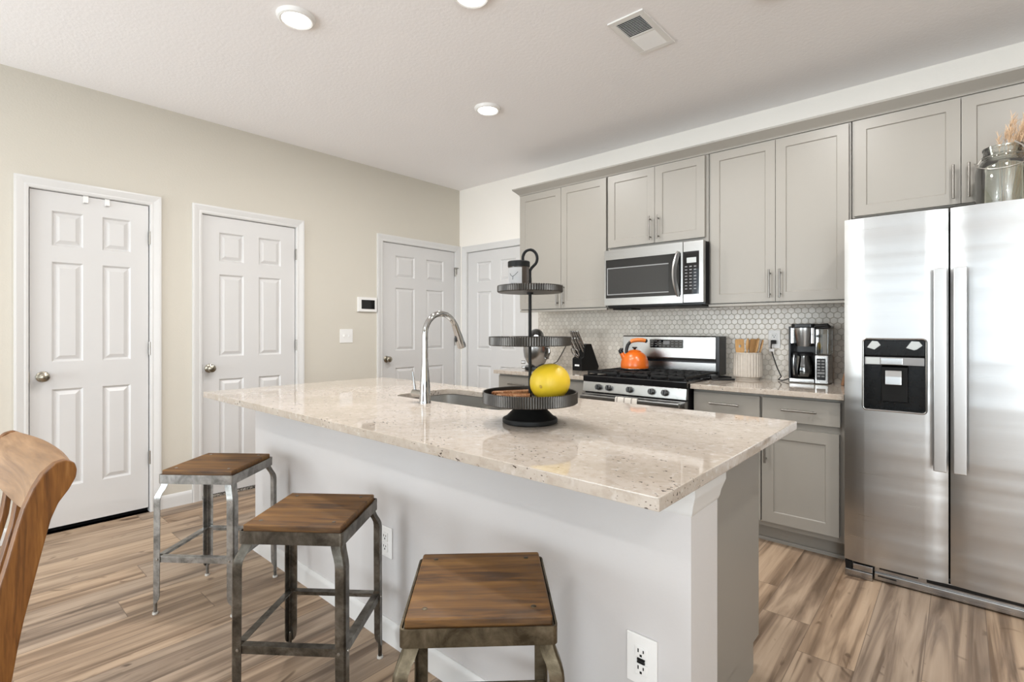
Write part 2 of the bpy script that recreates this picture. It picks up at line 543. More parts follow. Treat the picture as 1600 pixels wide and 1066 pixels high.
# ------------------------------------------------------------------ mesh builder
class B:
    def __init__(self):
        self.bm = bmesh.new()

    def _merge(self, t, mat=None):
        if mat is not None:
            bmesh.ops.transform(t, matrix=mat, verts=t.verts)
        me = bpy.data.meshes.new('tmp')
        t.to_mesh(me)
        t.free()
        self.bm.from_mesh(me)
        bpy.data.meshes.remove(me)
        return self

    def box(self, x0, y0, z0, x1, y1, z1, bev=0.0, seg=2, mat=None):
        t = bmesh.new()
        bmesh.ops.create_cube(t, size=1.0)
        sx, sy, sz = abs(x1 - x0), abs(y1 - y0), abs(z1 - z0)
        bmesh.ops.scale(t, vec=(sx, sy, sz), verts=t.verts)
        if bev > 0:
            bev = min(bev, 0.49 * min(sx, sy, sz))
            bmesh.ops.bevel(t, geom=list(t.edges), offset=bev, segments=seg, affect='EDGES', profile=0.5)
        bmesh.ops.translate(t, vec=((x0 + x1) / 2, (y0 + y1) / 2, (z0 + z1) / 2), verts=t.verts)
        return self._merge(t, mat)

    def lathe(self, prof, c=(0, 0, 0), seg=40, mat=None, flute=None):
        """profile of (r, z) turned about the vertical axis through c; flute = (count, depth)"""
        t = bmesh.new()
        rings = []
        for k, pr_ in enumerate(prof):
            r, z = pr_[0], pr_[1]
            fl = flute and len(pr_) > 2 and pr_[2]
            if r < 1e-6:
                rings.append([t.verts.new((0, 0, z))])
            else:
                ring = []
                for i in range(seg):
                    a = 2 * math.pi * i / seg
                    rr = r
                    if fl:
                        rr = r - flute[1] * (0.5 + 0.5 * math.cos(a * flute[0]))
                    ring.append(t.verts.new((rr * math.cos(a), rr * math.sin(a), z)))
                rings.append(ring)
        for a, b in zip(rings, rings[1:]):
            if len(a) == 1 and len(b) == 1:
                continue
            for i in range(seg):
                j = (i + 1) % seg
                if len(a) == 1:
                    t.faces.new((a[0], b[j], b[i]))
                elif len(b) == 1:
                    t.faces.new((a[i], a[j], b[0]))
                else:
                    t.faces.new((a[i], a[j], b[j], b[i]))
        bmesh.ops.recalc_face_normals(t, faces=t.faces)
        bmesh.ops.translate(t, vec=c, verts=t.verts)
        return self._merge(t, mat)

    def cyl(self, p0, p1, r0, r1=None, seg=20, bev=0.0):
        p0, p1 = Vector(p0), Vector(p1)
        r1 = r0 if r1 is None else r1
        L = (p1 - p0).length
        q = Vector((0, 0, 1)).rotation_difference((p1 - p0).normalized())
        mat = Matrix.Translation(p0) @ q.to_matrix().to_4x4()
        if bev:
            prof = [(0, 0), (r0 - bev, 0), (r0, bev), (r1, L - bev), (r1 - bev, L), (0, L)]
        else:
            prof = [(0, 0), (r0, 0), (r1, L), (0, L)]
        return self.lathe(prof, (0, 0, 0), seg, mat)

    def tube(self, pts, r, seg=10, closed=False, flat=None):
        """round (or flat=(w,h) rectangular) section swept along points"""
        pts = [Vector(p) for p in pts]
        n = len(pts)
        rs = r if isinstance(r, (list, tuple)) else [r] * n
        t = bmesh.new()
        rings = []
        prev = None
        for i, p in enumerate(pts):
            if closed:
                d = (pts[(i + 1) % n] - pts[i - 1]).normalized()
            else:
                d = (pts[min(i + 1, n - 1)] - pts[max(i - 1, 0)]).normalized()
            if prev is None:
                up = Vector((0, 0, 1)) if abs(d.z) < 0.9 else Vector((1, 0, 0))
                s = d.cross(up).normalized()
            else:
                s = (prev - d * prev.dot(d)).normalized()
            prev = s
            u = s.cross(d).normalized()
            ring = []
            if flat:
                w, h = flat
                for a, b in ((-w, -h), (w, -h), (w, h), (-w, h)):
                    ring.append(t.verts.new(p + s * a * rs[i] + u * b * rs[i]))
            else:
                for k in range(seg):
                    a = 2 * math.pi * k / seg
                    ring.append(t.verts.new(p + (s * math.cos(a) + u * math.sin(a)) * rs[i]))
            rings.append(ring)
        m_ = len(rings[0])
        pairs = list(zip(rings, rings[1:])) + ([(rings[-1], rings[0])] if closed else [])
        for a, b in pairs:
            for k in range(m_):
                j = (k + 1) % m_
                t.faces.new((a[k], a[j], b[j], b[k]))
        if not closed:
            t.faces.new(list(reversed(rings[0])))
            t.faces.new(rings[-1])
        bmesh.ops.recalc_face_normals(t, faces=t.faces)
        return self._merge(t)

    def prism(self, poly, a, b, axis='y', bev=0.0, mat=None, seg=2):
        """polygon in the plane normal to axis, pushed from a to b along it"""
        t = bmesh.new()
        f = {'x': lambda p, q, s: (s, p, q), 'y': lambda p, q, s: (p, s, q), 'z': lambda p, q, s: (p, q, s)}[axis]
        va = [t.verts.new(f(p, q, a)) for p, q in poly]
        vb = [t.verts.new(f(p, q, b)) for p, q in poly]
        n = len(poly)
        t.faces.new(va)
        t.faces.new(list(reversed(vb)))
        for i in range(n):
            j = (i + 1) % n
            t.faces.new((va[i], vb[i], vb[j], va[j]))
        bmesh.ops.recalc_face_normals(t, faces=t.faces)
        if bev:
            bmesh.ops.bevel(t, geom=list(t.edges), offset=bev, segments=seg, affect='EDGES', profile=0.5, clamp_overlap=True)
        return self._merge(t, mat)

    def ball(self, c, r, seg=24, rings=14, mat=None):
        t = bmesh.new()
        bmesh.ops.create_uvsphere(t, u_segments=seg, v_segments=rings, radius=1.0)
        r = (r, r, r) if isinstance(r, (int, float)) else r
        bmesh.ops.scale(t, vec=r, verts=t.verts)
        if mat is not None:
            bmesh.ops.transform(t, matrix=mat, verts=t.verts)
        bmesh.ops.translate(t, vec=c, verts=t.verts)
        return self._merge(t)

    def slab(self, w, h, t_, panels, rings, back=True, holes=(), mat=None, extra_x=(), yf=None):
        """board in local x (0..w), z (0..h), face at y=0, thickness to y=+t_; each panel is a grid cell whose
        face steps through rings of (inset, depth); holes are cells left open"""
        xs = sorted(set([0, w] + [p[0] for p in list(panels) + list(holes)] + [p[2] for p in list(panels) + list(holes)] + list(extra_x)))
        zs = sorted(set([0, h] + [p[1] for p in list(panels) + list(holes)] + [p[3] for p in list(panels) + list(holes)]))
        t = bmesh.new()
        yf = yf or (lambda x: 0.0)
        V = {}

        def v(x, y, z):
            k = (round(x, 5), round(y, 5), round(z, 5))
            if k not in V:
                V[k] = t.verts.new((x, y, z))
            return V[k]
        def inside(rects, x, z):
            for p in rects:
                if p[0] < x < p[2] and p[1] < z < p[3]:
                    return p
            return None
        for x0, x1 in zip(xs, xs[1:]):
            for z0, z1 in zip(zs, zs[1:]):
                cx, cz = (x0 + x1) / 2, (z0 + z1) / 2
                if inside(holes, cx, cz):
                    continue
                p = inside(panels, cx, cz)
                if not p:
                    t.faces.new((v(x0, yf(x0), z0), v(x1, yf(x1), z0), v(x1, yf(x1), z1), v(x0, yf(x0), z1)))
                    continue
                prev = [(x0, 0, z0), (x1, 0, z0), (x1, 0, z1), (x0, 0, z1)]
                for ins, dep in rings:
                    cur = [(x0 + ins, dep, z0 + ins), (x1 - ins, dep, z0 + ins), (x1 - ins, dep, z1 - ins), (x0 + ins, dep, z1 - ins)]
                    for i in range(4):
                        j = (i + 1) % 4
                        t.faces.new((v(*prev[i]), v(*prev[j]), v(*cur[j]), v(*cur[i])))
                    prev = cur
                t.faces.new([v(*q) for q in prev])
        # edges and back
        for x0, x1 in zip(xs, xs[1:]):
            t.faces.new((v(x0, t_, 0), v(x1, t_, 0), v(x1, yf(x1), 0), v(x0, yf(x0), 0)))
            t.faces.new((v(x0, yf(x0), h), v(x1, yf(x1), h), v(x1, t_, h), v(x0, t_, h)))
        for z0, z1 in zip(zs, zs[1:]):
            t.faces.new((v(0, t_, z0), v(0, yf(0), z0), v(0, yf(0), z1), v(0, t_, z1)))
            t.faces.new((v(w, yf(w), z0), v(w, t_, z0), v(w, t_, z1), v(w, yf(w), z1)))
        for x0, x1 in zip(xs, xs[1:]):
            for z0, z1 in zip(zs, zs[1:]):
                if inside(holes, (x0 + x1) / 2, (z0 + z1) / 2):
                    mx, mz, eps = (x0 + x1) / 2, (z0 + z1) / 2, 1e-4
                    for a, b, nx, nz in (((x0, z0), (x1, z0), mx, z0 - eps), ((x1, z0), (x1, z1), x1 + eps, mz),
                                         ((x1, z1), (x0, z1), mx, z1 + eps), ((x0, z1), (x0, z0), x0 - eps, mz)):
                        if inside(holes, nx, nz):
                            continue
                        t.faces.new((v(a[0], yf(a[0]), a[1]), v(b[0], yf(b[0]), b[1]), v(b[0], t_, b[1]), v(a[0], t_, a[1])))
                    continue
                t.faces.new((v(x0, t_, z0), v(x0, t_, z1), v(x1, t_, z1), v(x1, t_, z0)))
        bmesh.ops.recalc_face_normals(t, faces=t.faces)
        return self._merge(t, mat)


def origin(o):
    v = Vector((0, 0, 0))
    while o is not None:
        v += o.location
        o = o.parent
    return v


def obj(name, b, mat, parent=None, loc=None, local=False, angle=32):
    """link the shapes collected in b as ONE mesh object (a part when parent is given)"""
    off = Vector((0, 0, 0))
    if not local:
        off = origin(parent) if parent is not None else Vector(loc or (0, 0, 0))
    if off.length:
        bmesh.ops.translate(b.bm, vec=-off, verts=b.bm.verts)
    me = bpy.data.meshes.new(name)
    b.bm.to_mesh(me)
    b.bm.free()
    me.materials.append(mat)
    me.shade_smooth()
    me.set_sharp_from_angle(angle=math.radians(angle))
    o = bpy.data.objects.new(name, me)
    COL.objects.link(o)
    wm = o.modifiers.new('even_shading', 'WEIGHTED_NORMAL')
    wm.keep_sharp = True
    if parent is not None:
        o.parent = parent
    elif loc is not None:
        o.location = loc
    return o


def tag(o, label, cat, group=None, kind=None):
    o['label'] = label
    o['category'] = cat
    if group:
        o['group'] = group
    if kind:
        o['kind'] = kind
    return o


def thing(name, label, cat, loc, group=None, kind=None):
    o = bpy.data.objects.new(name, None)
    o.empty_display_size = 0.05
    COL.objects.link(o)
    o.location = loc
    return tag(o, label, cat, group, kind)


def struct(name, b, mat, label, cat, parent=None):
    o = obj(name, b, mat, parent)
    if parent is None:
        tag(o, label, cat, None, 'structure')
    return o


def copy_tree(o, parent=None):
    c = o.copy()
    COL.objects.link(c)
    c.parent = parent
    for ch in list(o.children):
        copy_tree(ch, c)
    return c


def rotz(c, a):
    return Matrix.Translation(c) @ Matrix.Rotation(a, 4, 'Z') @ Matrix.Translation(-Vector(c))


# face of the left wall: local x -> +y, local y (depth) -> -x
def left_wall_mat(y0, x, z0):
    return Matrix(((0, -1, 0, x), (1, 0, 0, y0), (0, 0, 1, z0), (0, 0, 0, 1)))


def back_wall_mat(x0, y, z0):
    return Matrix.Translation((x0, y, z0))


# ------------------------------------------------------------------ the room
T = 0.16
struct('floor', B().box(XA - T, YF - T, -0.12, XR + T, YB + T, 0.0), M['floor'], 'tan wood plank floor running under the whole kitchen', 'floor')
struct('ceiling', B().box(XA - T, YF - T, HC, XR + T, YB + T, HC + 0.12), M['ceiling'], 'white textured ceiling with recessed lights', 'ceiling')

# doors: (start, end, top) of the door slab along its wall
DOORS_A = [(0.360, 0.942, 2.040), (1.258, 1.936, 2.040), (2.766, 3.671, 2.040)]
DOOR_B = (-3.935, -3.125, 2.03)
GAP = 0.005
NICHE = 0.075


def wall_with_niches(w, h, niches, thick, mat):
    b = B()
    b.slab(w, h, thick, [(x0, z0, x1, z1) for x0, z0, x1, z1 in niches], [(0.0, NICHE)], mat=mat)
    return b


ya0 = YF - T
struct('wall_left', wall_with_niches(YB - ya0, HC, [(s - GAP - ya0, 0.0, e + GAP - ya0, t + GAP) for s, e, t in DOORS_A], T,
       left_wall_mat(ya0, XA, 0.0)), M['wall'], 'beige side wall holding three white doors', 'wall')
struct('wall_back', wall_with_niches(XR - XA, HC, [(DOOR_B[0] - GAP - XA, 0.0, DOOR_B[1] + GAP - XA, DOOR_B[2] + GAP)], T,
       back_wall_mat(XA, YB, 0.0)), M['wall_lit'], 'beige wall behind the kitchen cabinets, coloured paler for the light on it', 'wall')
struct('wall_right', B().slab(YB + T - YF + T, HC, T, [], [], holes=[(YB + T - FILL_WIN_R[1], FILL_WIN_R[2], YB + T - FILL_WIN_R[0], FILL_WIN_R[3])],
       mat=Matrix(((0, 1, 0, XR), (-1, 0, 0, YB + T), (0, 0, 1, 0), (0, 0, 0, 1)))), M['wall'], 'plain beige wall beyond the refrigerator', 'wall')
# wall behind the camera, with two window openings and the added third
b = B()
b.slab(XR - XA, HC, T, [], [], holes=[(x0 - XA, z0, x1 - XA, z1) for x0, x1, z0, z1 in WIN],
       mat=Matrix.Translation((XA, YF - T, 0)))
struct('wall_front', b, M['wall'], 'beige wall with two windows and an added third behind the viewer', 'wall')
for i, (x0, x1, z0, z1) in enumerate(WIN):
    b = B()
    fw = 0.06
    for bx in ((x0, z0, x1, z0 + fw), (x0, z1 - fw, x1, z1), (x0, z0, x0 + fw, z1), (x1 - fw, z0, x1, z1),
               ((x0 + x1) / 2 - 0.025, z0, (x0 + x1) / 2 + 0.025, z1)):
        b.box(bx[0], YF - 0.11, bx[1], bx[2], YF - 0.05, bx[3], 0.006)
    o = struct('window_%d' % (i + 1), b, M['trim'], ('wide white window nearer the doors', 'wide white window facing the refrigerator', 'unseen white window added for fill, nearest the right wall'), 'window')
    obj('window_pane', B().box(x0 + 0.02, YF - 0.085, z0 + 0.02, x1 - 0.02, YF - 0.08, z1 - 0.02), M['glass'], o)
    cb = B()
    cw = 0.07
    for bx in ((x0 - cw, z0 - cw, x1 + cw, z0), (x0 - cw, z1, x1 + cw, z1 + cw), (x0 - cw, z0, x0, z1), (x1, z0, x1 + cw, z1)):
        cb.box(bx[0], YF, bx[1], bx[2], YF + 0.016, bx[3], 0.005)
    obj('window_casing', cb, M['trim'], o)

y0, y1, z0, z1 = FILL_WIN_R  # unseen window, added as side fill
b = B()
for bx in ((y0, z0, y1, z0 + .06), (y0, z1 - .06, y1, z1), (y0, z0, y0 + .06, z1), (y1 - .06, z0, y1, z1), ((y0 + y1) / 2 - .025, z0, (y0 + y1) / 2 + .025, z1)):
    b.box(XR + 0.05, bx[0], bx[1], XR + 0.11, bx[2], bx[3], 0.006)
o = struct('window_4', b, M['trim'], 'unseen wide window added for fill in the wall beyond the refrigerator', 'window')
obj('window_pane', B().box(XR + 0.08, y0 + .02, z0 + .02, XR + 0.085, y1 - .02, z1 - .02), M['glass'], o)
cb = B()
for bx in ((y0 - .07, z0 - .07, y1 + .07, z0), (y0 - .07, z1, y1 + .07, z1 + .07), (y0 - .07, z0, y0, z1), (y1, z0, y1 + .07, z1)):
    cb.box(XR - 0.016, bx[0], bx[1], XR, bx[2], bx[3], 0.005)
obj('window_casing', cb, M['trim'], o)

# six-panel doors
RAISED = [(0.010, 0.011), (0.015, 0.0115), (0.036, 0.002)]


def six_panel(w, h):
    st, mid = 0.167 * w, 0.163 * w
    pw = (w - 2 * st - mid) / 2
    cols = [(st, st + pw), (st + pw + mid, w - st)]
    rows = [(0.118 * h, 0.412 * h), (0.494 * h, 0.792 * h), (0.840 * h, 0.944 * h)]
    return [(c0, r0, c1, r1) for c0, c1 in cols for r0, r1 in rows]


def casing_bm(s, e, top, mk, width=0.062):
    """mitred moulding round three sides, in wall-local x and z, standing proud of the face"""
    prof = [(0.0, 0.0), (0.0, 0.009), (0.012, 0.012), (0.020, 0.011), (0.040, 0.016), (0.052, 0.018), (width, 0.017), (width, 0.0)]
    t = bmesh.new()
    rails = []
    for d, p in prof:
        pts = [(s - 0.003 - d, 0.0), (s - 0.003 - d, top + 0.003 + d), (e + 0.003 + d, top + 0.003 + d), (e + 0.003 + d, 0.0)]
        rails.append([t.verts.new((x, -p, z)) for x, z in pts])
    for a, c in zip(rails, rails[1:]):
        for i in range(3):
            t.faces.new((a[i], a[i + 1], c[i + 1], c[i]))
    bmesh.ops.recalc_face_normals(t, faces=t.faces)
    b = B()
    b._merge(t, mk)
    return b


def build_door(n, s, e, top, mk, label, knob_u, hinge_u, bottom, mat=None):
    """mk(0) maps wall-local (x along wall, y into wall, z) to the world"""
    W_ = e - s
    rec = 0.012
    slab_m = mk @ Matrix.Translation((s + 0.002, rec, bottom))
    d = obj('door_%d' % n, B().slab(W_ - 0.004, top - bottom - 0.003, 0.035, six_panel(W_ - 0.004, top - bottom - 0.003), RAISED, mat=slab_m), M['door'], None, angle=12)
    tag(d, label, 'door', None, 'structure')
    obj('door_casing', casing_bm(s, e, top, mk), M['trim'], d, angle=12)
    # jamb liner and dark gap behind
    jb = B()
    for bx in ((s - GAP, e + GAP, top, top + GAP), (s - GAP, s - 0.003, 0, top), (e + 0.003, e + GAP, 0, top)):
        jb.box(bx[0], 0.0, bx[2], bx[1], 0.07, bx[3], mat=mk)
    obj('door_jamb', jb, M['trim'], d)
    obj('door_gap', B().box(s - 0.002, 0.050, 0.0, e + 0.002, 0.072, top, mat=mk), M['dark_void'], d)
    if knob_u is not None:
        kb = B()
        q = Matrix.Rotation(math.radians(90), 4, 'X')
        prof = [(0, 0), (0.031, 0), (0.032, 0.004), (0.028, 0.008), (0.012, 0.012), (0.011, 0.028), (0.020, 0.034), (0.027, 0.044), (0.028, 0.052), (0.024, 0.060), (0.014, 0.065), (0, 0.066)]
        kb.lathe(prof, (0, 0, 0), 28, mk @ Matrix.Translation((knob_u, rec, 0.935)) @ q)
        obj('door_knob', kb, M['knob_bronze'], d)
        obj('latch_plate', B().box(s - 0.004, -0.001, 0.905, s + 0.001, rec + 0.02, 0.965, mat=mk), M['knob_bronze'], d)
    HS = 1 if hinge_u > (s + e) / 2 else -1
    for z in (1.78, 1.045, 0.32):
        hb = B()
        u = hinge_u
        hb.lathe([(0, 0), (0.0065, 0), (0.0065, 0.088), (0, 0.088)], (0, 0, 0), 12, mk @ Matrix.Translation((u, -0.004, z)))
        hb.box(u - 0.004, -0.003, z, u + 0.018 * HS, 0.010, z + 0.088, mat=mk)
        obj('door_hinge', hb, M['nickel'], d)
    return d


MA = left_wall_mat(0.0, XA, 0.0)
MB_ = back_wall_mat(0.0, YB, 0.0)
d1 = build_door(1, *DOORS_A[0], MA, 'narrow white six-panel door farthest left, with two hooks over its top', 0.419, 0.945, 0.030)
d2 = build_door(2, *DOORS_A[1], MA, 'white six-panel door behind the farthest stool', 1.307, 1.940, 0.022)
d3 = build_door(3, *DOORS_A[2], MA, 'white six-panel door in the corner, right of the wall thermostat', 2.815, 3.676, 0.012)
d4 = build_door(4, *DOOR_B, MB_, 'white six-panel door on the cabinet wall, half hidden by the upper cabinets', None, -3.945, 0.012)
obj('threshold', B().box(XA - 0.06, 1.25, 0.0, XA - 0.005, 1.945, 0.016), M['carpet'], d2)
obj('security_latch', B().box(XA + 0.0, 3.655, 1.865, XA + 0.022, 3.705, 1.874, 0.002).box(XA + 0.002, 3.676, 1.80, XA + 0.014, 3.690, 1.87, 0.003), M['nickel'], d3)
for i, y in enumerate((0.616, 0.722)):
    b = B()
    b.box(XA - 0.030, y - 0.013, 2.040, XA - 0.004, y + 0.013, 2.0435, 0.001)
    b.box(XA - 0.012, y - 0.013, 1.995, XA - 0.006, y + 0.013, 2.043, 0.002)
    b.box(XA - 0.012, y - 0.010, 1.995, XA + 0.012, y + 0.010, 2.001, 0.002)
    b.box(XA + 0.008, y - 0.010, 1.996, XA + 0.013, y + 0.010, 2.012, 0.002)
    tag(obj('over_door_hook', b, M['plastic'], None, (XA - 0.008, y, 1.995)),
        'white over-door hook on top of the farthest-left door, ' + ('nearer its knob side' if i == 0 else 'nearer its hinge side'), 'hook', 'hooks over the left door')

# baseboards
BBP = [(0.0, 0.0), (0.013, 0.0), (0.013, 0.066), (0.010, 0.078), (0.004, 0.088), (0.0, 0.089)]


def baseboard(name, p0, p1, nrm, label):
    p0, p1, nrm = Vector(p0), Vector(p1), Vector(nrm)
    t = bmesh.new()
    ra = [t.verts.new(p0 + nrm * d + Vector((0, 0, z))) for d, z in BBP]
    rb = [t.verts.new(p1 + nrm * d + Vector((0, 0, z))) for d, z in BBP]
    n = len(BBP)
    for i in range(n):
        j = (i + 1) % n
        t.faces.new((ra[i], ra[j], rb[j], rb[i]))
    t.faces.new(ra)
    t.faces.new(list(reversed(rb)))
    bmesh.ops.recalc_face_normals(t, faces=t.faces)
    b = B()
    b._merge(t)
    return struct(name, b, M['trim'], label, 'baseboard')


e = 0.0665
baseboard('baseboard_left', (XA, DOORS_A[0][1] + e, 0), (XA, DOORS_A[1][0] - e, 0), (1, 0, 0), 'white baseboard between the two leftmost doors')
baseboard('baseboard_left_near', (XA, YF, 0), (XA, DOORS_A[0][0] - e, 0), (1, 0, 0), 'white baseboard left of the farthest-left door')
baseboard('baseboard_left_far', (XA, DOORS_A[1][1] + e, 0), (XA, DOORS_A[2][0] - e, 0), (1, 0, 0), 'white baseboard below the light switch')
baseboard('baseboard_right', (XR, YF, 0), (XR, YB, 0), (-1, 0, 0), 'white baseboard along the wall beyond the refrigerator')
baseboard('baseboard_front', (XA, YF, 0), (XR, YF, 0), (0, 1, 0), 'white baseboard below the two windows and the added one')

# thermostat, switch
t = thing('thermostat', 'white wall control panel with a black screen left of the corner door', 'thermostat', (XA, 2.59, 1.44))
obj('housing', B().box(XA, 2.495, 1.375, XA + 0.022, 2.690, 1.507, 0.005), M['plastic'], t)
obj('screen', B().box(XA + 0.0215, 2.528, 1.400, XA + 0.0235, 2.665, 1.482, 0.0005), M['black_gloss'], t)
t = thing('light_switch', 'white double light switch plate on the beige wall below the thermostat', 'switch', (XA, 2.388, 1.158))
obj('switch_plate', B().box(XA, 2.326, 1.098, XA + 0.006, 2.450, 1.218, 0.003), M['plastic'], t)
for y in (2.365, 2.411):
    obj('toggle', B().box(XA + 0.005, y - 0.005, 1.150, XA + 0.016, y + 0.005, 1.170, 0.002), M['plastic'], t)


def outlet(name, label, c, face='-y', usb=False, w=0.074, h=0.118):
    """duplex outlet on a wall facing -y; c = plate centre on the wall surface"""
    x, y, z = c
    t = thing(name, label, 'outlet', c)
    obj('cover_plate', B().box(x - w / 2, y - 0.006, z - h / 2, x + w / 2, y, z + h / 2, 0.003), M['plastic'], t)
    for s in (1, -1):
        zz = z + s * 0.020
        if usb:
            zz = z + s * 0.021
        sk = obj('socket', B().box(x - 0.017, y - 0.009, zz - (0.017 if not usb else 0.014), x + 0.017, y - 0.005, zz + (0.017 if not usb else 0.014), 0.004), M['plastic'], t)
        sl = B()
        sl.box(x - 0.0085, y - 0.0096, zz + 0.000, x - 0.0055, y - 0.0085, zz + 0.009)
        sl.box(x + 0.0055, y - 0.0096, zz + 0.001, x + 0.0085, y - 0.0085, zz + 0.008)
        sl.box(x - 0.003, y - 0.0096, zz - 0.010, x + 0.003, y - 0.0085, zz - 0.004, 0.0005)
        obj('slot', sl, M['black'], sk)
    if usb:
        for s in (1, -1):
            obj('usb_port', B().box(x - 0.010, y - 0.0098, z + s * 0.0035 - 0.0022, x + 0.010, y - 0.0055, z + s * 0.0035 + 0.0022), M['black'], t)
    return t


# ------------------------------------------------------------------ ceiling lights and vent
def ceiling_light(label, x, y):
    t = thing('ceiling_light', label, 'ceiling light', (x, y, HC), 'recessed ceiling lights')
    prof = [(0.060, -0.004), (0.066, -0.018), (0.074, -0.021), (0.082, -0.017), (0.088, -0.006), (0.089, 0.0), (0.060, 0.0)]
    obj('trim_ring', B().lathe(prof, (x, y, HC), 48), M['plastic'], t)
    obj('diffuser', B().lathe([(0, -0.014), (0.064, -0.014), (0.064, -0.002), (0, -0.002)], (x, y, HC), 48), M['lamp'], t)
    area_light('lamp_glow', (x, y, HC - 0.024), (0.12, 0.12), LAMP_POWER, (0, 0, 0), (1.0, 0.985, 0.965), 'DISK')
    return t


for (x, y), lb in zip(LIGHT_SPOTS, ('round recessed ceiling light nearest the left wall', 'round recessed ceiling light cut by the top of the picture, above the island',
                                    'small round recessed ceiling light nearest the cabinets', 'round recessed ceiling light right of the ceiling vent, only its rim in view')):
    ceiling_light(lb, x, y)

for x, y, lb in ((-2.40, -1.30, 'added unseen ceiling light behind the viewer, nearest the left wall'), (1.05, -1.30, 'added unseen ceiling light behind the viewer, nearest the right wall'), (0.35, 2.10, 'added ceiling light in front of the refrigerator, out of view')):  # unseen lamps, added to brighten the floor and, by bounce, the ceiling
    ceiling_light(lb, x, y)
vx0, vx1, vy0, vy1 = -1.300, -1.112, 2.176, 2.535
t = thing('ceiling_vent', 'white rectangular air vent grille in the ceiling', 'vent', ((vx0 + vx1) / 2, (vy0 + vy1) / 2, HC))
b = B()
ins = 0.030
for bx in ((vx0, vy0, vx1, vy0 + ins), (vx0, vy1 - ins, vx1, vy1), (vx0, vy0 + ins, vx0 + ins, vy1 - ins), (vx1 - ins, vy0 + ins, vx1, vy1 - ins)):
    b.box(bx[0], bx[1], HC - 0.008, bx[2], bx[3], HC, 0.002)
ym = (vy0 + vy1) / 2
b.box(vx0 + ins, ym - 0.005, HC - 0.008, vx1 - ins, ym + 0.005, HC, 0.001)
obj('vent_frame', b, M['plastic'], t)
obj('vent_duct', B().box(vx0 + ins, vy0 + ins, HC - 0.0012, vx1 - ins, vy1 - ins, HC - 0.0002), M['dark_void'], t)
n_sl = 12
for half in (0, 1):
    for k in range(n_sl):
        a0 = (vy0 + ins) if half == 0 else ym + 0.005
        a1 = (ym - 0.005) if half == 0 else vy1 - ins
        yc = a0 + (k + 0.5) * (a1 - a0) / n_sl
        ang = math.radians(38 if half == 0 else -38)
        m_ = Matrix.Translation((0, yc, HC - 0.005)) @ Matrix.Rotation(ang, 4, 'X')
        obj('vent_slat', B().box(vx0 + ins - 0.002, -0.0052, -0.0006, vx1 - ins + 0.002, 0.0052, 0.0006, mat=m_), M['plastic'], t)

# ------------------------------------------------------------------ upper cabinets
SHAKER = [(0.0015, 0.0035), (0.004, 0.0065)]
YU = 3.374          # front of the upper doors
DT = 0.020


def shaker_door(x0, x1, z0, z1, y, parent, name='cabinet_door', stile=0.055):
    w, h = x1 - x0, z1 - z0
    b = B()
    b.slab(w, h, DT, [(stile, stile, w - stile, h - stile)], SHAKER, mat=Matrix.Translation((x0, y, z0)))
    return obj(name, b, M['cabinet'], parent, angle=12)


def bar_pull(p0, p1, y, parent, r=0.0055, stand=0.030):
    """bar handle between p0 and p1 (x, z) in front of face y"""
    (x0, z0), (x1, z1) = p0, p1
    b = B()
    b.cyl((x0, y - stand, z0), (x1, y - stand, z1), r, seg=14, bev=0.001)
    for f in (0.13, 0.87):
        x, z = x0 + (x1 - x0) * f, z0 + (z1 - z0) * f
        b.cyl((x, y, z), (x, y - stand, z), r * 0.8, seg=12)
    return obj('pull_handle', b, M['handle'], parent)


def upper_cabinet(label, x0, x1, z0, split, door_z, pulls, left_reveal=0.004, right_reveal=0.004, rail=True, depth=None):
    t = thing('upper_cabinet', label, 'cabinet', ((x0 + x1) / 2, YU + 0.18, z0))
    yb = YU + DT + 0.001
    obj('cabinet_box', B().box(x0, yb, z0, x1, YB - 0.002, 2.436, 0.0015), M['cabinet'], t)
    gap = 0.003
    l = shaker_door(x0 + left_reveal, split - gap / 2, door_z[0], door_z[1], YU, t)
    r = shaker_door(split + gap / 2, x1 - right_reveal, door_z[0], door_z[1], YU, t)
    for dr, x in ((l, split - pulls[0]), (r, split + pulls[0])):
        bar_pull((x, pulls[1]), (x, pulls[2]), YU, dr)
    if rail:
        pr_ = [(yb - 0.022, z0 + 0.002), (yb - 0.022, z0 - 0.014), (yb - 0.014, z0 - 0.018), (yb + 0.30, z0 - 0.018), (yb + 0.30, z0 + 0.002)]
        pr_ = [(yb - 0.004, z0), (yb - 0.016, z0 - 0.003), (yb - 0.016, z0 - 0.018), (yb + 0.006, z0 - 0.020), (yb + 0.006, z0)]
        obj('light_rail', B().prism(pr_, x0, x1, 'x', 0.0015), M['cabinet'], t)
    return t


upper_cabinet('tall greige two-door upper cabinet at the left end, beside the white door', -2.890, -2.022, 1.382, -2.4475, (1.388, 2.372), (0.030, 1.41, 1.58))
upper_cabinet('short greige two-door upper cabinet over the microwave', -2.018, -1.256, 1.800, -1.630, (1.830, 2.371), (0.030, 1.85, 2.02), 0.010, 0.020, rail=False)
upper_cabinet('tall greige two-door upper cabinet between the microwave and the refrigerator', -1.252, -0.462, 1.382, -0.8465, (1.386, 2.368), (0.029, 1.408, 1.58), 0.016, 0.010)
upper_cabinet('wide short greige upper cabinet above the refrigerator', -0.458, 0.475, 1.836, -0.0015, (1.842, 2.368), (0.029, 1.863, 2.033), 0.012, 0.012, rail=False)

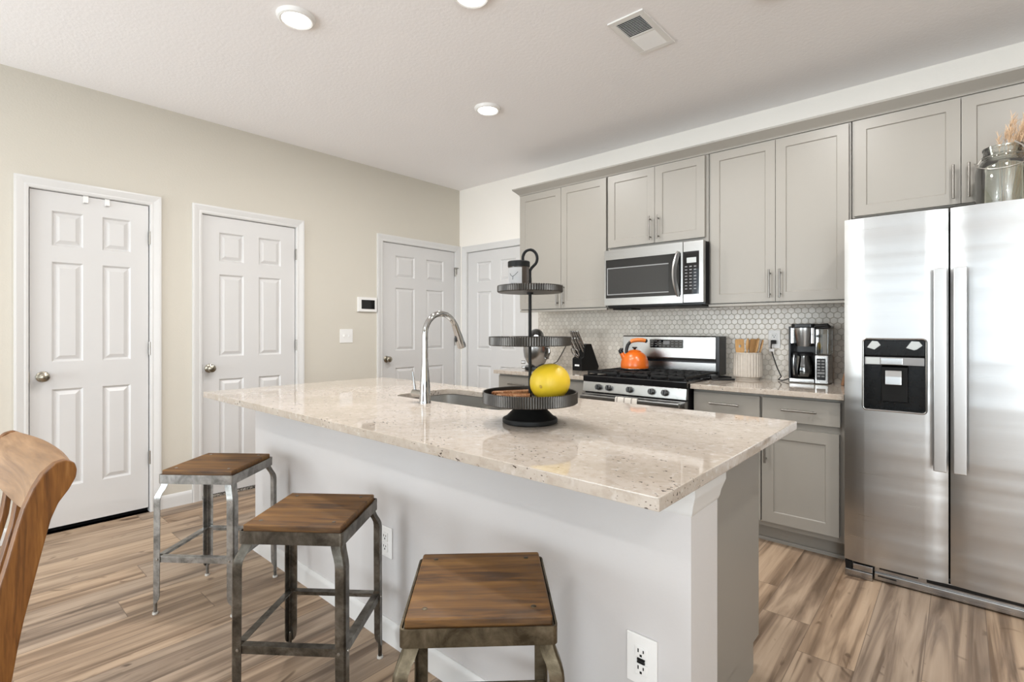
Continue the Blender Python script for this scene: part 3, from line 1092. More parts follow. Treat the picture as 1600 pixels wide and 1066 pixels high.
# crown moulding along the top of the run
def crown():
    prof = [(0.0, 2.378), (0.010, 2.378), (0.012, 2.386), (0.018, 2.392), (0.034, 2.408), (0.050, 2.422), (0.056, 2.428), (0.058, 2.438), (0.0, 2.438)]
    y0 = YU + DT + 0.0005
    xl, xr = -2.8905, 0.4755
    t_ = bmesh.new()
    rails = []
    for d, z in prof:
        pts = [(xl - d, YB - 0.001, z), (xl - d, y0 - d, z), (xr + d, y0 - d, z), (xr + d, YB - 0.001, z)]
        rails.append([t_.verts.new(p) for p in pts])
    n = len(prof)
    for i in range(n):
        a, c = rails[i], rails[(i + 1) % n]
        for k in range(3):
            t_.faces.new((a[k], a[k + 1], c[k + 1], c[k]))
    bmesh.ops.recalc_face_normals(t_, faces=t_.faces)
    b_ = B()
    b_._merge(t_)
    return b_


tag(obj('crown_molding', crown(), M['cabinet'], None, (-1.2, 3.4, 2.38)), 'greige crown moulding running along the tops of all upper cabinets', 'molding')

# backsplash
b = B()
b.box(-2.965, YB - 0.008, 0.882, -0.44, YB, 1.40)
b.box(-2.02, YB - 0.008, 1.39, -1.25, YB, 1.42)
tag(obj('wall_backsplash', b, M['hex'], None), 'cream hexagon tile backsplash between counter and upper cabinets', 'backsplash', None, 'structure')

# ------------------------------------------------------------------ base cabinets and worktops of the back run
YK = 3.060
ZT, ZB = 0.882, 0.852


def base_box(t, x0, x1, toe=True):
    b_ = B()
    b_.box(x0, YK + 0.052, 0.104, x1, YB - 0.010, ZB - 0.001, 0.001)
    obj('cabinet_box', b_, M['cabinet'], t)
    tk = B()
    tk.box(x0, YK + 0.125, 0.0, x1, YB - 0.01, 0.106)
    tk.prism([(YK + 0.125, 0.0), (YK + 0.111, 0.0), (YK + 0.112, 0.010), (YK + 0.118, 0.017), (YK + 0.125, 0.018)], x0, x1, 'x')
    obj('toe_kick', tk, M['cabinet'], t)


YD = YK + 0.030      # front of doors and drawers (3.090)


def drawer(x0, x1, z0, z1, t):
    dr = obj('drawer_front', B().box(x0, YD, z0, x1, YD + 0.02, z1, 0.003), M['cabinet'], t)
    cx, cz = (x0 + x1) / 2, (z0 + z1) / 2
    bar_pull((cx - 0.085, cz + 0.004), (cx + 0.085, cz + 0.004), YD, dr)


t = thing('base_cabinet', 'greige base cabinet with two drawers between range and refrigerator', 'cabinet', (-0.855, 3.4, 0))
base_box(t, -1.244, -0.452)
drawer(-1.236, -0.857, 0.706, 0.835, t)
drawer(-0.845, -0.468, 0.706, 0.835, t)
l = shaker_door(-1.236, -0.8525, 0.136, 0.668, YD, t)
r = shaker_door(-0.8455, -0.474, 0.136, 0.668, YD, t, stile=0.060)
bar_pull((-0.885, 0.47), (-0.885, 0.64), YD, l)
bar_pull((-0.822, 0.47), (-0.822, 0.64), YD, r)
t = thing('base_cabinet', 'greige base cabinet at the left end of the back counter, beyond the island', 'cabinet', (-2.44, 3.4, 0))
base_box(t, -2.885, -2.009)
drawer(-2.875, -2.455, 0.706, 0.835, t)
drawer(-2.445, -2.020, 0.706, 0.835, t)
l = shaker_door(-2.875, -2.4515, 0.136, 0.668, YD, t)
r = shaker_door(-2.4485, -2.020, 0.136, 0.668, YD, t)
bar_pull((-2.485, 0.47), (-2.485, 0.64), YD, l)
bar_pull((-2.415, 0.47), (-2.415, 0.64), YD, r)

tag(obj('countertop', B().box(-1.246, YK - 0.002, ZB, -0.447, YB - 0.009, ZT, 0.003), M['granite'], None, (-0.85, 3.4, ZB)),
    'speckled cream granite worktop between range and refrigerator', 'countertop', 'granite worktops of the back run')
tag(obj('countertop', B().box(-2.905, YK - 0.002, ZB, -2.007, YB - 0.009, ZT, 0.003), M['granite'], None, (-2.45, 3.4, ZB)),
    'speckled cream granite worktop under the mixer and knife block', 'countertop', 'granite worktops of the back run')

# ------------------------------------------------------------------ the island
IX0, IX1, IY0, IY1 = -3.035, -0.447, 0.946, 2.068
b = B()
b.box(-2.925, 1.170, 0.0, -0.474, 1.340, ZB - 0.001)
struct('wall_island', b, M['white_wall'], 'white half wall carrying the island worktop, behind the stools', 'wall')
# baseboard along its face and end
baseboard('baseboard_island', (-2.938, 1.170, 0), (-0.474, 1.170, 0), (0, -1, 0), 'white baseboard along the foot of the island wall')
# moulded cap at the end of the island wall
prof = [(0.0, 0.775), (0.004, 0.779), (0.008, 0.786), (0.012, 0.800), (0.022, 0.818), (0.026, 0.826), (0.026, 0.851), (0.0, 0.851)]
t_ = bmesh.new()
rails = []
for d_, z in prof:
    xe, yf_, yk_ = -0.474, 1.170, 1.340
    pts = [(xe - 0.60, yf_ - d_ * 0.5, z), (xe + d_ * 0.55, yf_ - d_ * 0.5, z), (xe + d_ * 0.55, yk_ + d_ * 0.9, z), (xe - 0.076, yk_ + d_ * 0.9, z)]
    rails.append([t_.verts.new(p) for p in pts])
for i in range(len(prof)):
    a, c = rails[i], rails[(i + 1) % len(prof)]
    for k in range(3):
        t_.faces.new((a[k], a[k + 1], c[k + 1], c[k]))
bmesh.ops.recalc_face_normals(t_, faces=t_.faces)
b = B()
b._merge(t_)
struct('trim_1', b, M['trim'], 'white moulded cap at the island wall end, just under the worktop corner', 'molding')

t = thing('island_cabinet', 'greige island cabinet with flat end panel beside the white wall end', 'cabinet', (-1.7, 1.66, 0))
obj('end_panel', B().box(-0.570, 1.342, 0.105, -0.552, 1.980, ZB - 0.001, 0.001).box(-0.570, 1.342, 0.0, -0.552, 1.915, 0.107), M['cabinet'], t)
bx_ = B()
bx_.box(-2.90, 1.342, 0.105, -2.215, 1.975, ZB - 0.001)
bx_.box(-1.360, 1.342, 0.105, -0.571, 1.975, ZB - 0.001)
bx_.box(-2.216, 1.342, 0.105, -1.359, 1.36, ZB - 0.001)
bx_.box(-2.216, 1.955, 0.105, -1.359, 1.975, ZB - 0.001)
bx_.box(-2.90, 1.342, 0.0, -0.571, 1.905, 0.104)
obj('cabinet_box', bx_, M['cabinet'], t)
for k in range(5):
    x0 = -2.895 + k * 0.4645
    m_ = Matrix.Translation((x0 + 0.458, 1.996, 0.130)) @ Matrix.Rotation(math.pi, 4, 'Z')
    dd = obj('cabinet_door', B().slab(0.452, 0.690, DT, [(0.055, 0.055, 0.397, 0.635)], SHAKER, mat=m_), M['cabinet'], t)

# worktop with a rounded sink cut-out
SX0, SX1, SY0, SY1 = -2.165, -1.400, 1.532, 1.925


def rrect(x0, y0, x1, y1, r, n=6):
    pts = []
    for cx, cy, a0 in ((x1 - r, y1 - r, 0), (x0 + r, y1 - r, 90), (x0 + r, y0 + r, 180), (x1 - r, y0 + r, 270)):
        for k in range(n + 1):
            a = math.radians(a0 + 90 * k / n)
            pts.append((cx + r * math.cos(a), cy + r * math.sin(a)))
    return pts


def plate_with_hole(outer, inner, z0, z1, bev=0.003):
    t_ = bmesh.new()

    def loop(pts, z):
        return [t_.verts.new((p[0], p[1], z)) for p in pts]
    lo, li = loop(outer, z1), loop(inner, z1)
    eds = []
    for l_ in (lo, li):
        for i in range(len(l_)):
            eds.append(t_.edges.new((l_[i], l_[(i + 1) % len(l_)])))
    bmesh.ops.triangle_fill(t_, edges=eds, use_beauty=True)
    top = list(t_.faces)
    for f in top:
        if f.normal.z < 0:
            f.normal_flip()
    ex = bmesh.ops.extrude_face_region(t_, geom=top)
    vs = [g for g in ex['geom'] if isinstance(g, bmesh.types.BMVert)]
    for v_ in vs:
        v_.co.z = z0
    bmesh.ops.recalc_face_normals(t_, faces=t_.faces)
    if bev:
        sharp = [e_ for e_ in t_.edges if len(e_.link_faces) == 2 and e_.calc_face_angle(0) > 0.9]
        bmesh.ops.bevel(t_, geom=sharp, offset=bev, segments=2, affect='EDGES', profile=0.5)
    b_ = B()
    b_._merge(t_)
    return b_


tag(obj('island_countertop', plate_with_hole([(IX0, IY0), (IX1, IY0), (IX1, IY1), (IX0, IY1)], rrect(SX0, SY0, SX1, SY1, 0.07), ZB, ZT), M['granite'], None, (-1.74, 1.5, ZB)),
    'long speckled cream granite worktop on the island, with the sink cut-out', 'countertop')


def bowl(x0, x1):
    b_ = B()
    t_ = bmesh.new()
    steps = [(0.0, ZB - 0.002), (0.0, ZB - 0.02), (0.004, ZB - 0.12), (0.014, ZB - 0.16), (0.035, ZB - 0.178), (0.07, ZB - 0.184)]
    rings = []
    for ins_, z in steps:
        rings.append([t_.verts.new((p[0], p[1], z)) for p in rrect(x0 + ins_, SY0 - 0.006 + ins_, x1 - ins_, SY1 + 0.006 - ins_, 0.075, 6)])
    for a, c in zip(rings, rings[1:]):
        for i in range(len(a)):
            j = (i + 1) % len(a)
            t_.faces.new((a[i], a[j], c[j], c[i]))
    t_.faces.new(rings[-1])
    bmesh.ops.recalc_face_normals(t_, faces=t_.faces)
    b_._merge(t_)
    return b_


t = thing('sink', 'stainless double-bowl sink set under the island worktop', 'sink', (-1.78, 1.73, ZB - 0.19))
obj('bowl', bowl(SX0 - 0.006, -1.668), M['sink_steel'], t)
obj('bowl', bowl(-1.636, SX1 + 0.006), M['sink_steel'], t)
obj('divider', B().box(-1.669, SY0 - 0.004, ZB - 0.03, -1.635, SY1 + 0.004, ZB - 0.012, 0.008), M['sink_steel'], t)

# faucet
FX, FY = -1.816, 1.463
t = thing('faucet', 'chrome gooseneck pull-down faucet beside the island sink', 'faucet', (FX, FY, ZT))
obj('faucet_body', B().lathe([(0, 0), (0.0275, 0), (0.0275, 0.006), (0.0255, 0.012), (0.0245, 0.045), (0.0215, 0.10), (0.0170, 0.16), (0.0145, 0.195), (0.0140, 0.205), (0, 0.205)], (FX, FY, ZT), 32), M['chrome'], t)
arc = [(0, 1.086), (0, 1.17)]
cy_, cz_, R_ = 0.092, 1.195, 0.092
for k in range(0, 19):
    a = math.radians(180 - k * 9.0)
    arc.append((cy_ + R_ * math.cos(a), cz_ + R_ * math.sin(a)))
arc = arc[:-1]
arc += [(0.192, 1.175), (0.197, 1.160)]
arc = [(0, 1.086), (0, 1.15), (0, 1.19)] + [(0.096 - 0.096 * math.cos(math.radians(a)), 1.192 + 0.096 * math.sin(math.radians(a))) for a in range(10, 151, 10)]
y_e, z_e = arc[-1]
obj('neck', B().tube([(FX, FY + yy, zz) for yy, zz in arc], [0.0138] * 3 + [0.0135] * (len(arc) - 3), 18), M['chrome'], t)
dy, dz = math.sin(math.radians(150)), math.cos(math.radians(150))
dirv = Vector((0, 0.40, -0.917))
p0_ = Vector((FX, FY + y_e, z_e))
hd = B()
hd.tube([p0_ - dirv * 0.004, p0_ + dirv * 0.004, p0_ + dirv * 0.03, p0_ + dirv * 0.075, p0_ + dirv * 0.118, p0_ + dirv * 0.122],
        [0.0138, 0.0155, 0.0165, 0.0195, 0.0215, 0.0205], 20)
sh = obj('spray_head', hd, M['chrome'], t)
bt = B()
bt.ball(p0_ + dirv * 0.065 + Vector((0, -0.017, -0.006)), (0.006, 0.005, 0.022), 12, 8)
obj('spray_button', bt, M['black'], sh)
lv = B()
lv.cyl((FX - 0.012, FY, ZT + 0.040), (FX - 0.085, FY, ZT + 0.040), 0.0165, seg=20, bev=0.003)
lv.tube([(FX - 0.070, FY, ZT + 0.05), (FX - 0.083, FY + 0.004, ZT + 0.09), (FX - 0.098, FY + 0.008, ZT + 0.135)], [0.006, 0.0045, 0.004], 10)
obj('lever_handle', lv, M['chrome'], t)

outlet('wall_outlet', 'white outlet with charging ports low on the island wall, right of the nearest stool', (-0.598, 1.170, 0.388), usb=True, w=0.082, h=0.124)
outlet('wall_outlet', 'plain white outlet low on the island wall between the middle and nearest stools', (-1.688, 1.170, 0.385), w=0.082, h=0.118)

# ------------------------------------------------------------------ refrigerator
RX0, RX1, RYF = -0.437, 0.465, 2.984
t = thing('refrigerator', 'large stainless side-by-side refrigerator with ice dispenser', 'refrigerator', (0.014, 3.35, 0))
obj('fridge_case', B().box(RX0 + 0.006, RYF + 0.085, 0.030, RX1 - 0.006, YB - 0.02, 1.742, 0.004), M['fridge_side'], t)
SPLIT = -0.0405


def fridge_door(x0, x1, holes=()):
    w, h = x1 - x0, 1.757 - 0.076
    n = 14
    bul = 0.010
    ex = [w * k / n for k in range(n + 1)]
    yf_ = lambda x: 0.012 * (abs(2 * x / w - 1) ** 6) + bul * (2 * x / w - 1) ** 2 * 0.4
    b_ = B()
    b_.slab(w, h, 0.072, [], [], holes=[(a - x0, c - 0.076, d - x0, f - 0.076) for a, c, d, f in holes], extra_x=ex, yf=yf_,
            mat=Matrix.Translation((x0, RYF, 0.076)))
    return obj('fridge_door', b_, M['steel_fridge'], t, angle=40)


DX0, DX1, DZ0, DZ1 = -0.355, -0.123, 0.832, 1.166
ld = fridge_door(RX0, SPLIT - 0.003, [(DX0, DZ0, DX1, DZ1)])
rd = fridge_door(SPLIT + 0.004, RX1)
obj('door_gasket', B().box(RX0 + 0.012, RYF + 0.072, 0.08, RX1 - 0.012, RYF + 0.086, 1.752), M['rubber'], t)


def fridge_handle(x0, x1, par):
    b_ = B()
    z0, z1 = 0.585, 1.487
    yo = RYF - 0.052
    b_.box(x0, yo, z0, x1, yo + 0.016, z1, 0.004)
    b_.box(x0 + 0.008, yo + 0.012, z0 + 0.02, x1 - 0.008, RYF + 0.006, z0 + 0.075, 0.004)
    b_.box(x0 + 0.008, yo + 0.012, z1 - 0.075, x1 - 0.008, RYF + 0.006, z1 - 0.02, 0.004)
    return obj('door_handle', b_, M['steel_handle'], par)


fridge_handle(-0.0935, -0.0480, ld)
fridge_handle(-0.0265, 0.0180, rd)
# dispenser
ring = B()
pts = [(x, RYF + 0.002, z) for x, z in rrect(DX0 - 0.004, DZ0 - 0.004, DX1 + 0.004, DZ1 + 0.004, 0.016)]
ring.tube(pts, 0.0045, 8, closed=True)
dp = obj('dispenser_bezel', ring, M['steel'], ld)
cav = B()
d0 = RYF + 0.066
cav.box(DX0 - 0.003, d0 - 0.003, DZ0 - 0.003, DX1 + 0.003, d0, DZ1 + 0.003)
cav.box(DX0 - 0.003, RYF + 0.001, DZ0 - 0.003, DX0 + 0.002, d0, DZ1 + 0.003)
cav.box(DX1 - 0.002, RYF + 0.001, DZ0 - 0.003, DX1 + 0.003, d0, DZ1 + 0.003)
cav.box(DX0, RYF + 0.001, DZ1 - 0.002, DX1, d0, DZ1 + 0.003)
cav.box(DX0, RYF + 0.001, DZ0 - 0.003, DX1, d0, DZ0 + 0.004)
obj('dispenser_cavity', cav, M['black_satin'], ld)
up_ = B()
up_.prism([(RYF + 0.004, 1.090), (RYF + 0.002, 1.164), (RYF + 0.062, 1.164), (RYF + 0.062, 1.075), (RYF + 0.020, 1.078)], DX0 + 0.003, DX1 - 0.003, 'x', 0.003)
obj('dispenser_hood', up_, M['black_satin'], ld)
for x0, x1 in ((DX0 + 0.012, DX0 + 0.066), (DX1 - 0.070, DX1 - 0.010)):
    q = B()
    q.prism([(x0, 1.128), (x0 + 0.020, 1.160), (x1 - 0.012, 1.158), (x1, 1.140), (x1 - 0.02, 1.122), (x0 + 0.03, 1.118)], RYF + 0.0005, RYF + 0.006, 'y', 0.0015)
    obj('dispenser_lamp_cover', q, M['screen_grey'], ld)
st_ = B()
st_.box(DX0 + 0.003, RYF + 0.000, 1.046, DX1 - 0.003, RYF + 0.012, 1.083, 0.003)
ctl = obj('control_strip', st_, M['grey_plastic'], ld)
obj('control_display', B().box(-0.289, RYF - 0.003, 1.047, -0.204, RYF + 0.004, 1.081, 0.003), M['steel'], ctl)
obj('control_window', B().box(DX0 + 0.008, RYF - 0.0015, 1.048, -0.292, RYF + 0.003, 1.080, 0.002), M['screen_grey'], ctl)
pd = B()
pd.prism([(RYF + 0.060, 0.865), (RYF + 0.040, 0.868), (RYF + 0.024, 1.035), (RYF + 0.060, 1.045)], -0.290, -0.188, 'x', 0.004)
pk = obj('dispenser_chute', pd, M['black_matte'], ld)
obj('dispenser_paddle', B().prism([(RYF + 0.026, 0.950), (RYF + 0.008, 0.952), (RYF + 0.010, 0.990), (RYF + 0.016, 1.020), (RYF + 0.040, 1.022)], -0.273, -0.210, 'x', 0.003), M['steel'], pk)
# grille at the bottom
gr = B()
gr.box(RX0 + 0.12, RYF + 0.022, 0.006, RX1, RYF + 0.060, 0.040, 0.004)
gr.box(RX0 + 0.12, RYF + 0.034, 0.038, RX1, RYF + 0.060, 0.070, 0.002)
kg = obj('toe_grille', gr, M['steel_dark'], t)
obj('grille_slot', B().box(RX0 + 0.14, RYF + 0.0325, 0.056, -0.150, RYF + 0.036, 0.064).box(-0.12, RYF + 0.0325, 0.050, RX1 - 0.03, RYF + 0.036, 0.066)
    .box(RX0 + 0.135, RYF + 0.0205, 0.024, -0.23, RYF + 0.024, 0.030), M['black'], kg)
obj('front_foot', B().box(RX0 + 0.004, RYF - 0.004, 0.0, RX0 + 0.116, RYF + 0.06, 0.036, 0.004).box(RX0 + 0.036, RYF + 0.004, 0.037, RX0 + 0.116, RYF + 0.06, 0.066, 0.003), M['steel_dark'], t)
obj('hinge_cover', B().prism([(RX0 + 0.006, 0.038), (RX0 + 0.034, 0.036), (RX0 + 0.030, 0.070), (RX0 + 0.004, 0.072)], RYF + 0.006, RYF + 0.03, 'y'), M['black'], t)

# mason jar and dried grass on top of the refrigerator
JX, JY, JZ = 0.142, 3.165, 1.742
t = thing('glass_jar', 'large clear glass jar with wire bail on top of the refrigerator', 'jar', (JX, JY, JZ))
prof = [(0, 0.004), (0.085, 0.004), (0.094, 0.014), (0.096, 0.03), (0.096, 0.175), (0.092, 0.200), (0.080, 0.222), (0.071, 0.235), (0.070, 0.242), (0.074, 0.246), (0.074, 0.252), (0.069, 0.256),
        (0.069, 0.276), (0.072, 0.280), (0.072, 0.287), (0.064, 0.288), (0.062, 0.280), (0.063, 0.238), (0.072, 0.226), (0.084, 0.205), (0.089, 0.19), (0.0895, 0.03), (0.084, 0.012), (0, 0.012)]
gj = obj('jar_glass', B().lathe(prof, (JX, JY, JZ), 56), M['jar_glass'], t)
wb = B()
pts = [(JX + 0.072 * math.cos(a), JY + 0.072 * math.sin(a), JZ + 0.2455) for a in [2 * math.pi * k / 40 for k in range(40)]]
wb.tube(pts, 0.002, 6, closed=True)
pts = []
for k in range(25):
    a = math.pi * k / 24
    pts.append((JX - 0.098 * math.cos(a), JY - 0.100 * math.sin(a), JZ + 0.235 - 0.070 * math.sin(a) + 0.02 * k / 24))
wb.tube(pts, 0.002, 6)
for s in (-1, 1):
    wb.tube([(JX + s * 0.074, JY, JZ + 0.246), (JX + s * 0.086, JY - 0.004, JZ + 0.225), (JX + s * 0.098, JY - 0.003, JZ + 0.235 + (0.02 if s > 0 else 0))], 0.0025, 6)
wb.tube([(JX + 0.030, JY - 0.070, JZ + 0.292), (JX + 0.055, JY - 0.066, JZ + 0.270), (JX + 0.068, JY - 0.058, JZ + 0.245)], 0.0035, 6)
obj('wire_bail', wb, M['wire'], t)
b = B()
rg = random.Random(5)
for k in range(34):
    a = rg.uniform(0, 2 * math.pi)
    r0 = rg.uniform(0, 0.032)
    sp_ = rg.uniform(0.005, 0.075)
    h = rg.uniform(0.33, 0.40)
    p_0 = Vector((JX + 0.02 + r0 * math.cos(a), JY + r0 * math.sin(a), JZ + 0.015))
    p_2 = Vector((JX + 0.085 + (r0 + sp_) * math.cos(a), JY - 0.02 + (r0 + sp_) * math.sin(a) * 0.8, JZ + h))
    p_1 = Vector((p_0.x * 0.6 + p_2.x * 0.4, (p_0.y + p_2.y) / 2, JZ + h * 0.72))
    b.tube([p_0, p_1, p_2], [0.0013, 0.0012, 0.0006], 4)
    ax_ = (p_2 - p_1).normalized()
    # feathery plume round the top of each stalk
    for q_ in range(26):
        f_ = rg.uniform(0.25, 1.0)
        st0 = p_1.lerp(p_2, f_)
        dr_ = (ax_ + Vector((rg.uniform(-1, 1), rg.uniform(-1, 1), rg.uniform(-0.5, 0.9))) * 0.55).normalized()
        ln_ = rg.uniform(0.018, 0.045)
        b.tube([st0, st0 + dr_ * ln_ * 0.6, st0 + dr_ * ln_ + Vector((0, 0, -0.002))], [0.0007, 0.0009, 0.0003], 3)
tag(obj('dried_grass', b, M['grass'], None, (JX, JY, JZ + 0.012)), 'bundle of fluffy dried grass standing in the glass jar', 'dried grass')

# ------------------------------------------------------------------ microwave
MX0, MX1, MYF, MZ0, MZ1 = -1.988, -1.252, 3.290, 1.392, 1.797
t = thing('microwave', 'stainless over-the-range microwave hung under the short upper cabinet', 'microwave', (-1.62, 3.5, MZ0))
obj('microwave_case', B().box(MX0 + 0.004, MYF + 0.042, MZ0 - 0.012, MX1 - 0.002, YB - 0.010, MZ1 - 0.001, 0.003), M['black'], t)
vs_ = MX0 + (MX1 - MX0) * 0.815
dw = vs_ - 0.002 - MX0
b = B()
b.slab(dw, MZ1 - MZ0, 0.040, [], [], holes=[(0.012, 0.052, dw - 0.012, 0.334)], mat=Matrix.Translation((MX0, MYF, MZ0)))
dr = obj('microwave_door', b, M['steel'], t)
obj('door_glass', B().box(MX0 + 0.012, MYF + 0.003, MZ0 + 0.052, vs_ - 0.014, MYF + 0.03, MZ0 + 0.334, 0.002), M['black_gloss'], dr)
ib = B()
for bx_ in ((0.020, 0.075, dw - 0.10, 0.082), (0.020, 0.268, dw - 0.10, 0.275), (0.020, 0.082, 0.027, 0.268)):
    ib.box(MX0 + bx_[0], MYF + 0.0022, MZ0 + bx_[1], MX0 + bx_[2], MYF + 0.004, MZ0 + bx_[3])
obj('window_border', ib, M['grey_plastic'], dr)
obj('window_screen', B().box(MX0 + 0.027, MYF + 0.0024, MZ0 + 0.082, MX0 + dw - 0.10, MYF + 0.004, MZ0 + 0.268), plain('perforated_oven_window', (0.028, 0.028, 0.028, 1), 0.10, 0, 0.5, 0.1, 200), dr)
b = B()
hx = vs_ - 0.040
pts = []
for k in range(13):
    f = k / 12
    pts.append((hx + 0.012 * (1 - math.sin(math.pi * f)), MYF - 0.004 - 0.046 * math.sin(math.pi * f) ** 0.75, MZ0 + 0.052 + 0.284 * f))
b.tube(pts, 1.0, flat=(0.0055, 0.017))
obj('door_handle', b, M['steel_handle'], dr)
pn = obj('control_panel', B().box(vs_ + 0.001, MYF, MZ0, MX1, MYF + 0.040, MZ1, 0.003), M['steel'], t)
kp = obj('keypad', B().box(vs_ + 0.003, MYF - 0.0015, MZ0 + 0.055, MX1 - 0.028, MYF + 0.002, MZ0 + 0.338, 0.001), M['black_gloss'], pn)
obj('clock_display', B().box(vs_ + 0.026, MYF - 0.003, MZ0 + 0.262, MX1 - 0.046, MYF, MZ0 + 0.297, 0.001), M['screen_grey'], kp)
kb = B()
for r_ in range(8):
    for c_ in range(3):
        x = vs_ + 0.022 + c_ * 0.030
        z = MZ0 + 0.238 - r_ * 0.021
        kb.box(x - 0.008, MYF - 0.0024, z - 0.0035, x + 0.008, MYF - 0.001, z + 0.0035, 0.0005)
obj('keypad_buttons', kb, M['button'], kp)
vg = B()
vg.box(MX0 + 0.02, MYF + 0.03, MZ0 - 0.022, MX1 - 0.02, YB - 0.08, MZ0 - 0.010, 0.003)
vg.box(MX0 + 0.035, MYF + 0.06, MZ0 - 0.032, MX0 + 0.19, MYF + 0.20, MZ0 - 0.020, 0.003)
obj('vent_grille', vg, M['black_matte'], t)

# ------------------------------------------------------------------ gas range
GX0, GX1, GYF = -2.003, -1.250, 3.020
t = thing('gas_range', 'stainless freestanding gas range with black grates', 'range', (-1.626, 3.35, 0))
obj('range_body', B().box(GX0 + 0.003, GYF + 0.030, 0.04, GX1 - 0.003, YB - 0.015, 0.872, 0.002), M['black'], t)
obj('storage_drawer', B().box(GX0 + 0.004, GYF - 0.002, 0.060, GX1 - 0.004, GYF + 0.030, 0.235, 0.004), M['steel'], t)
od = obj('oven_door', B().box(GX0 + 0.004, GYF - 0.014, 0.245, GX1 - 0.004, GYF + 0.030, 0.775, 0.004), M['steel'], t)
obj('oven_window', B().box(GX0 + 0.10, GYF - 0.016, 0.34, GX1 - 0.10, GYF - 0.010, 0.64, 0.001), M['black_gloss'], od)
b = B()
b.box(GX0 + 0.020, GYF - 0.070, 0.733, GX1 - 0.022, GYF - 0.048, 0.768, 0.007)
for x in (GX0 + 0.024, GX1 - 0.050):
    b.box(x, GYF - 0.056, 0.737, x + 0.026, GYF - 0.008, 0.764, 0.004)
obj('oven_handle', b, M['steel'], od)
cpn = obj('control_panel', B().prism([(GYF - 0.004, 0.783), (GYF + 0.006, 0.852), (GYF + 0.034, 0.852), (GYF + 0.034, 0.783)], GX0 + 0.003, GX1 - 0.003, 'x', 0.003), M['steel'], t)
for x in (-1.868, -1.788, -1.632, -1.478, -1.388):
    kb = B()
    tilt = Matrix.Translation((x, GYF + 0.001, 0.818)) @ Matrix.Rotation(math.radians(90 - 8), 4, 'X')
    kb.lathe([(0, 0), (0.021, 0), (0.021, 0.004), (0.0185, 0.007), (0.0175, 0.028), (0.015, 0.031), (0, 0.031)], (0, 0, 0), 26, tilt)
    kb.box(-0.0045, -0.0175, 0.020, 0.0045, 0.0175, 0.041, 0.002, mat=tilt)
    obj('burner_knob', kb, M['knob_dark'], cpn)
ct = B()
ct.box(GX0 + 0.001, GYF + 0.004, 0.853, GX1 - 0.001, YB - 0.115, 0.896, 0.006)
ck = obj('cooktop', ct, M['black_gloss'], t)
ys0, ys1 = GYF + 0.035, YB - 0.145
bxs = [(GX0 + 0.020, GX0 + 0.262), (GX0 + 0.266, GX1 - 0.266), (GX1 - 0.262, GX1 - 0.020)]
for x0, x1 in bxs:
    g = B()
    hz0, hz1 = 0.908, 0.922
    w_ = 0.011
    for y in (ys0, (ys0 + ys1) / 2 - w_ / 2, ys1 - w_):
        g.box(x0, y, hz0, x1, y + w_, hz1, 0.002)
    for x in (x0, (x0 + x1) / 2 - w_ / 2, x1 - w_):
        g.box(x, ys0, hz0, x + w_, ys1, hz1, 0.002)
    for yc in ((ys0 * 3 + ys1) / 4, (ys0 + ys1 * 3) / 4):
        g.box(x0, yc - w_ / 2, hz0 + 0.002, x1, yc + w_ / 2, hz1 + 0.001, 0.002)
        g.box(x0 + (x1 - x0) * .25, yc - 0.06, hz0 + 0.002, x0 + (x1 - x0) * .25 + w_, yc + 0.06, hz1, 0.002)
        g.box(x0 + (x1 - x0) * .75 - w_, yc - 0.06, hz0 + 0.002, x0 + (x1 - x0) * .75, yc + 0.06, hz1, 0.002)
    for x in (x0, x1 - w_):
        for y in (ys0, ys1 - w_):
            g.box(x, y, 0.894, x + w_, y + w_, hz0 + 0.002)
    obj('burner_grate', g, M['iron'], ck)
    for yc in ((ys0 * 3 + ys1) / 4, (ys0 + ys1 * 3) / 4):
        obj('burner_cap', B().lathe([(0, 0), (0.045, 0), (0.046, 0.006), (0.034, 0.007), (0.034, 0.011), (0, 0.012)], ((x0 + x1) / 2, yc, 0.895), 24), M['iron'], ck)
BYF = 3.585
bg = B()
bg.prism([(BYF, 1.008), (BYF + 0.004, 1.160), (BYF + 0.012, 1.168), (YB - 0.02, 1.168), (YB - 0.02, 0.90), (BYF + 0.05, 0.90), (BYF + 0.05, 0.99), (BYF + 0.004, 0.990)], GX0 + 0.002, GX1 - 0.030, 'x', 0.003)
bk = obj('backguard', bg, M['steel'], t)
obj('backguard_end', B().box(GX1 - 0.031, BYF + 0.004, 0.895, GX1 - 0.004, YB - 0.015, 1.166, 0.004), M['black'], bk)
obj('backguard_shadow_strip', B().box(GX0 + 0.003, BYF + 0.006, 0.978, GX1 - 0.031, BYF + 0.052, 0.992), M['black'], bk)
obj('backguard_lower', B().box(GX0 + 0.005, BYF + 0.030, 0.897, GX1 - 0.033, BYF + 0.052, 0.978, 0.002), M['steel'], bk)
dpn = obj('clock_panel', B().box(-1.770, BYF - 0.003, 1.078, -1.512, BYF + 0.006, 1.140, 0.002), M['black_gloss'], bk)
kb = B()
for r_ in range(3):
    for c_ in range(8):
        if c_ in (3, 4) and r_ < 2:
            continue
        x, z = -1.752 + c_ * 0.032, 1.128 - r_ * 0.018
        kb.box(x - 0.009, BYF - 0.0042, z - 0.002, x + 0.009, BYF - 0.002, z + 0.002)
kb.box(-1.662, BYF - 0.0042, 1.104, -1.612, BYF - 0.002, 1.130)
obj('clock_buttons', kb, M['button'], dpn)

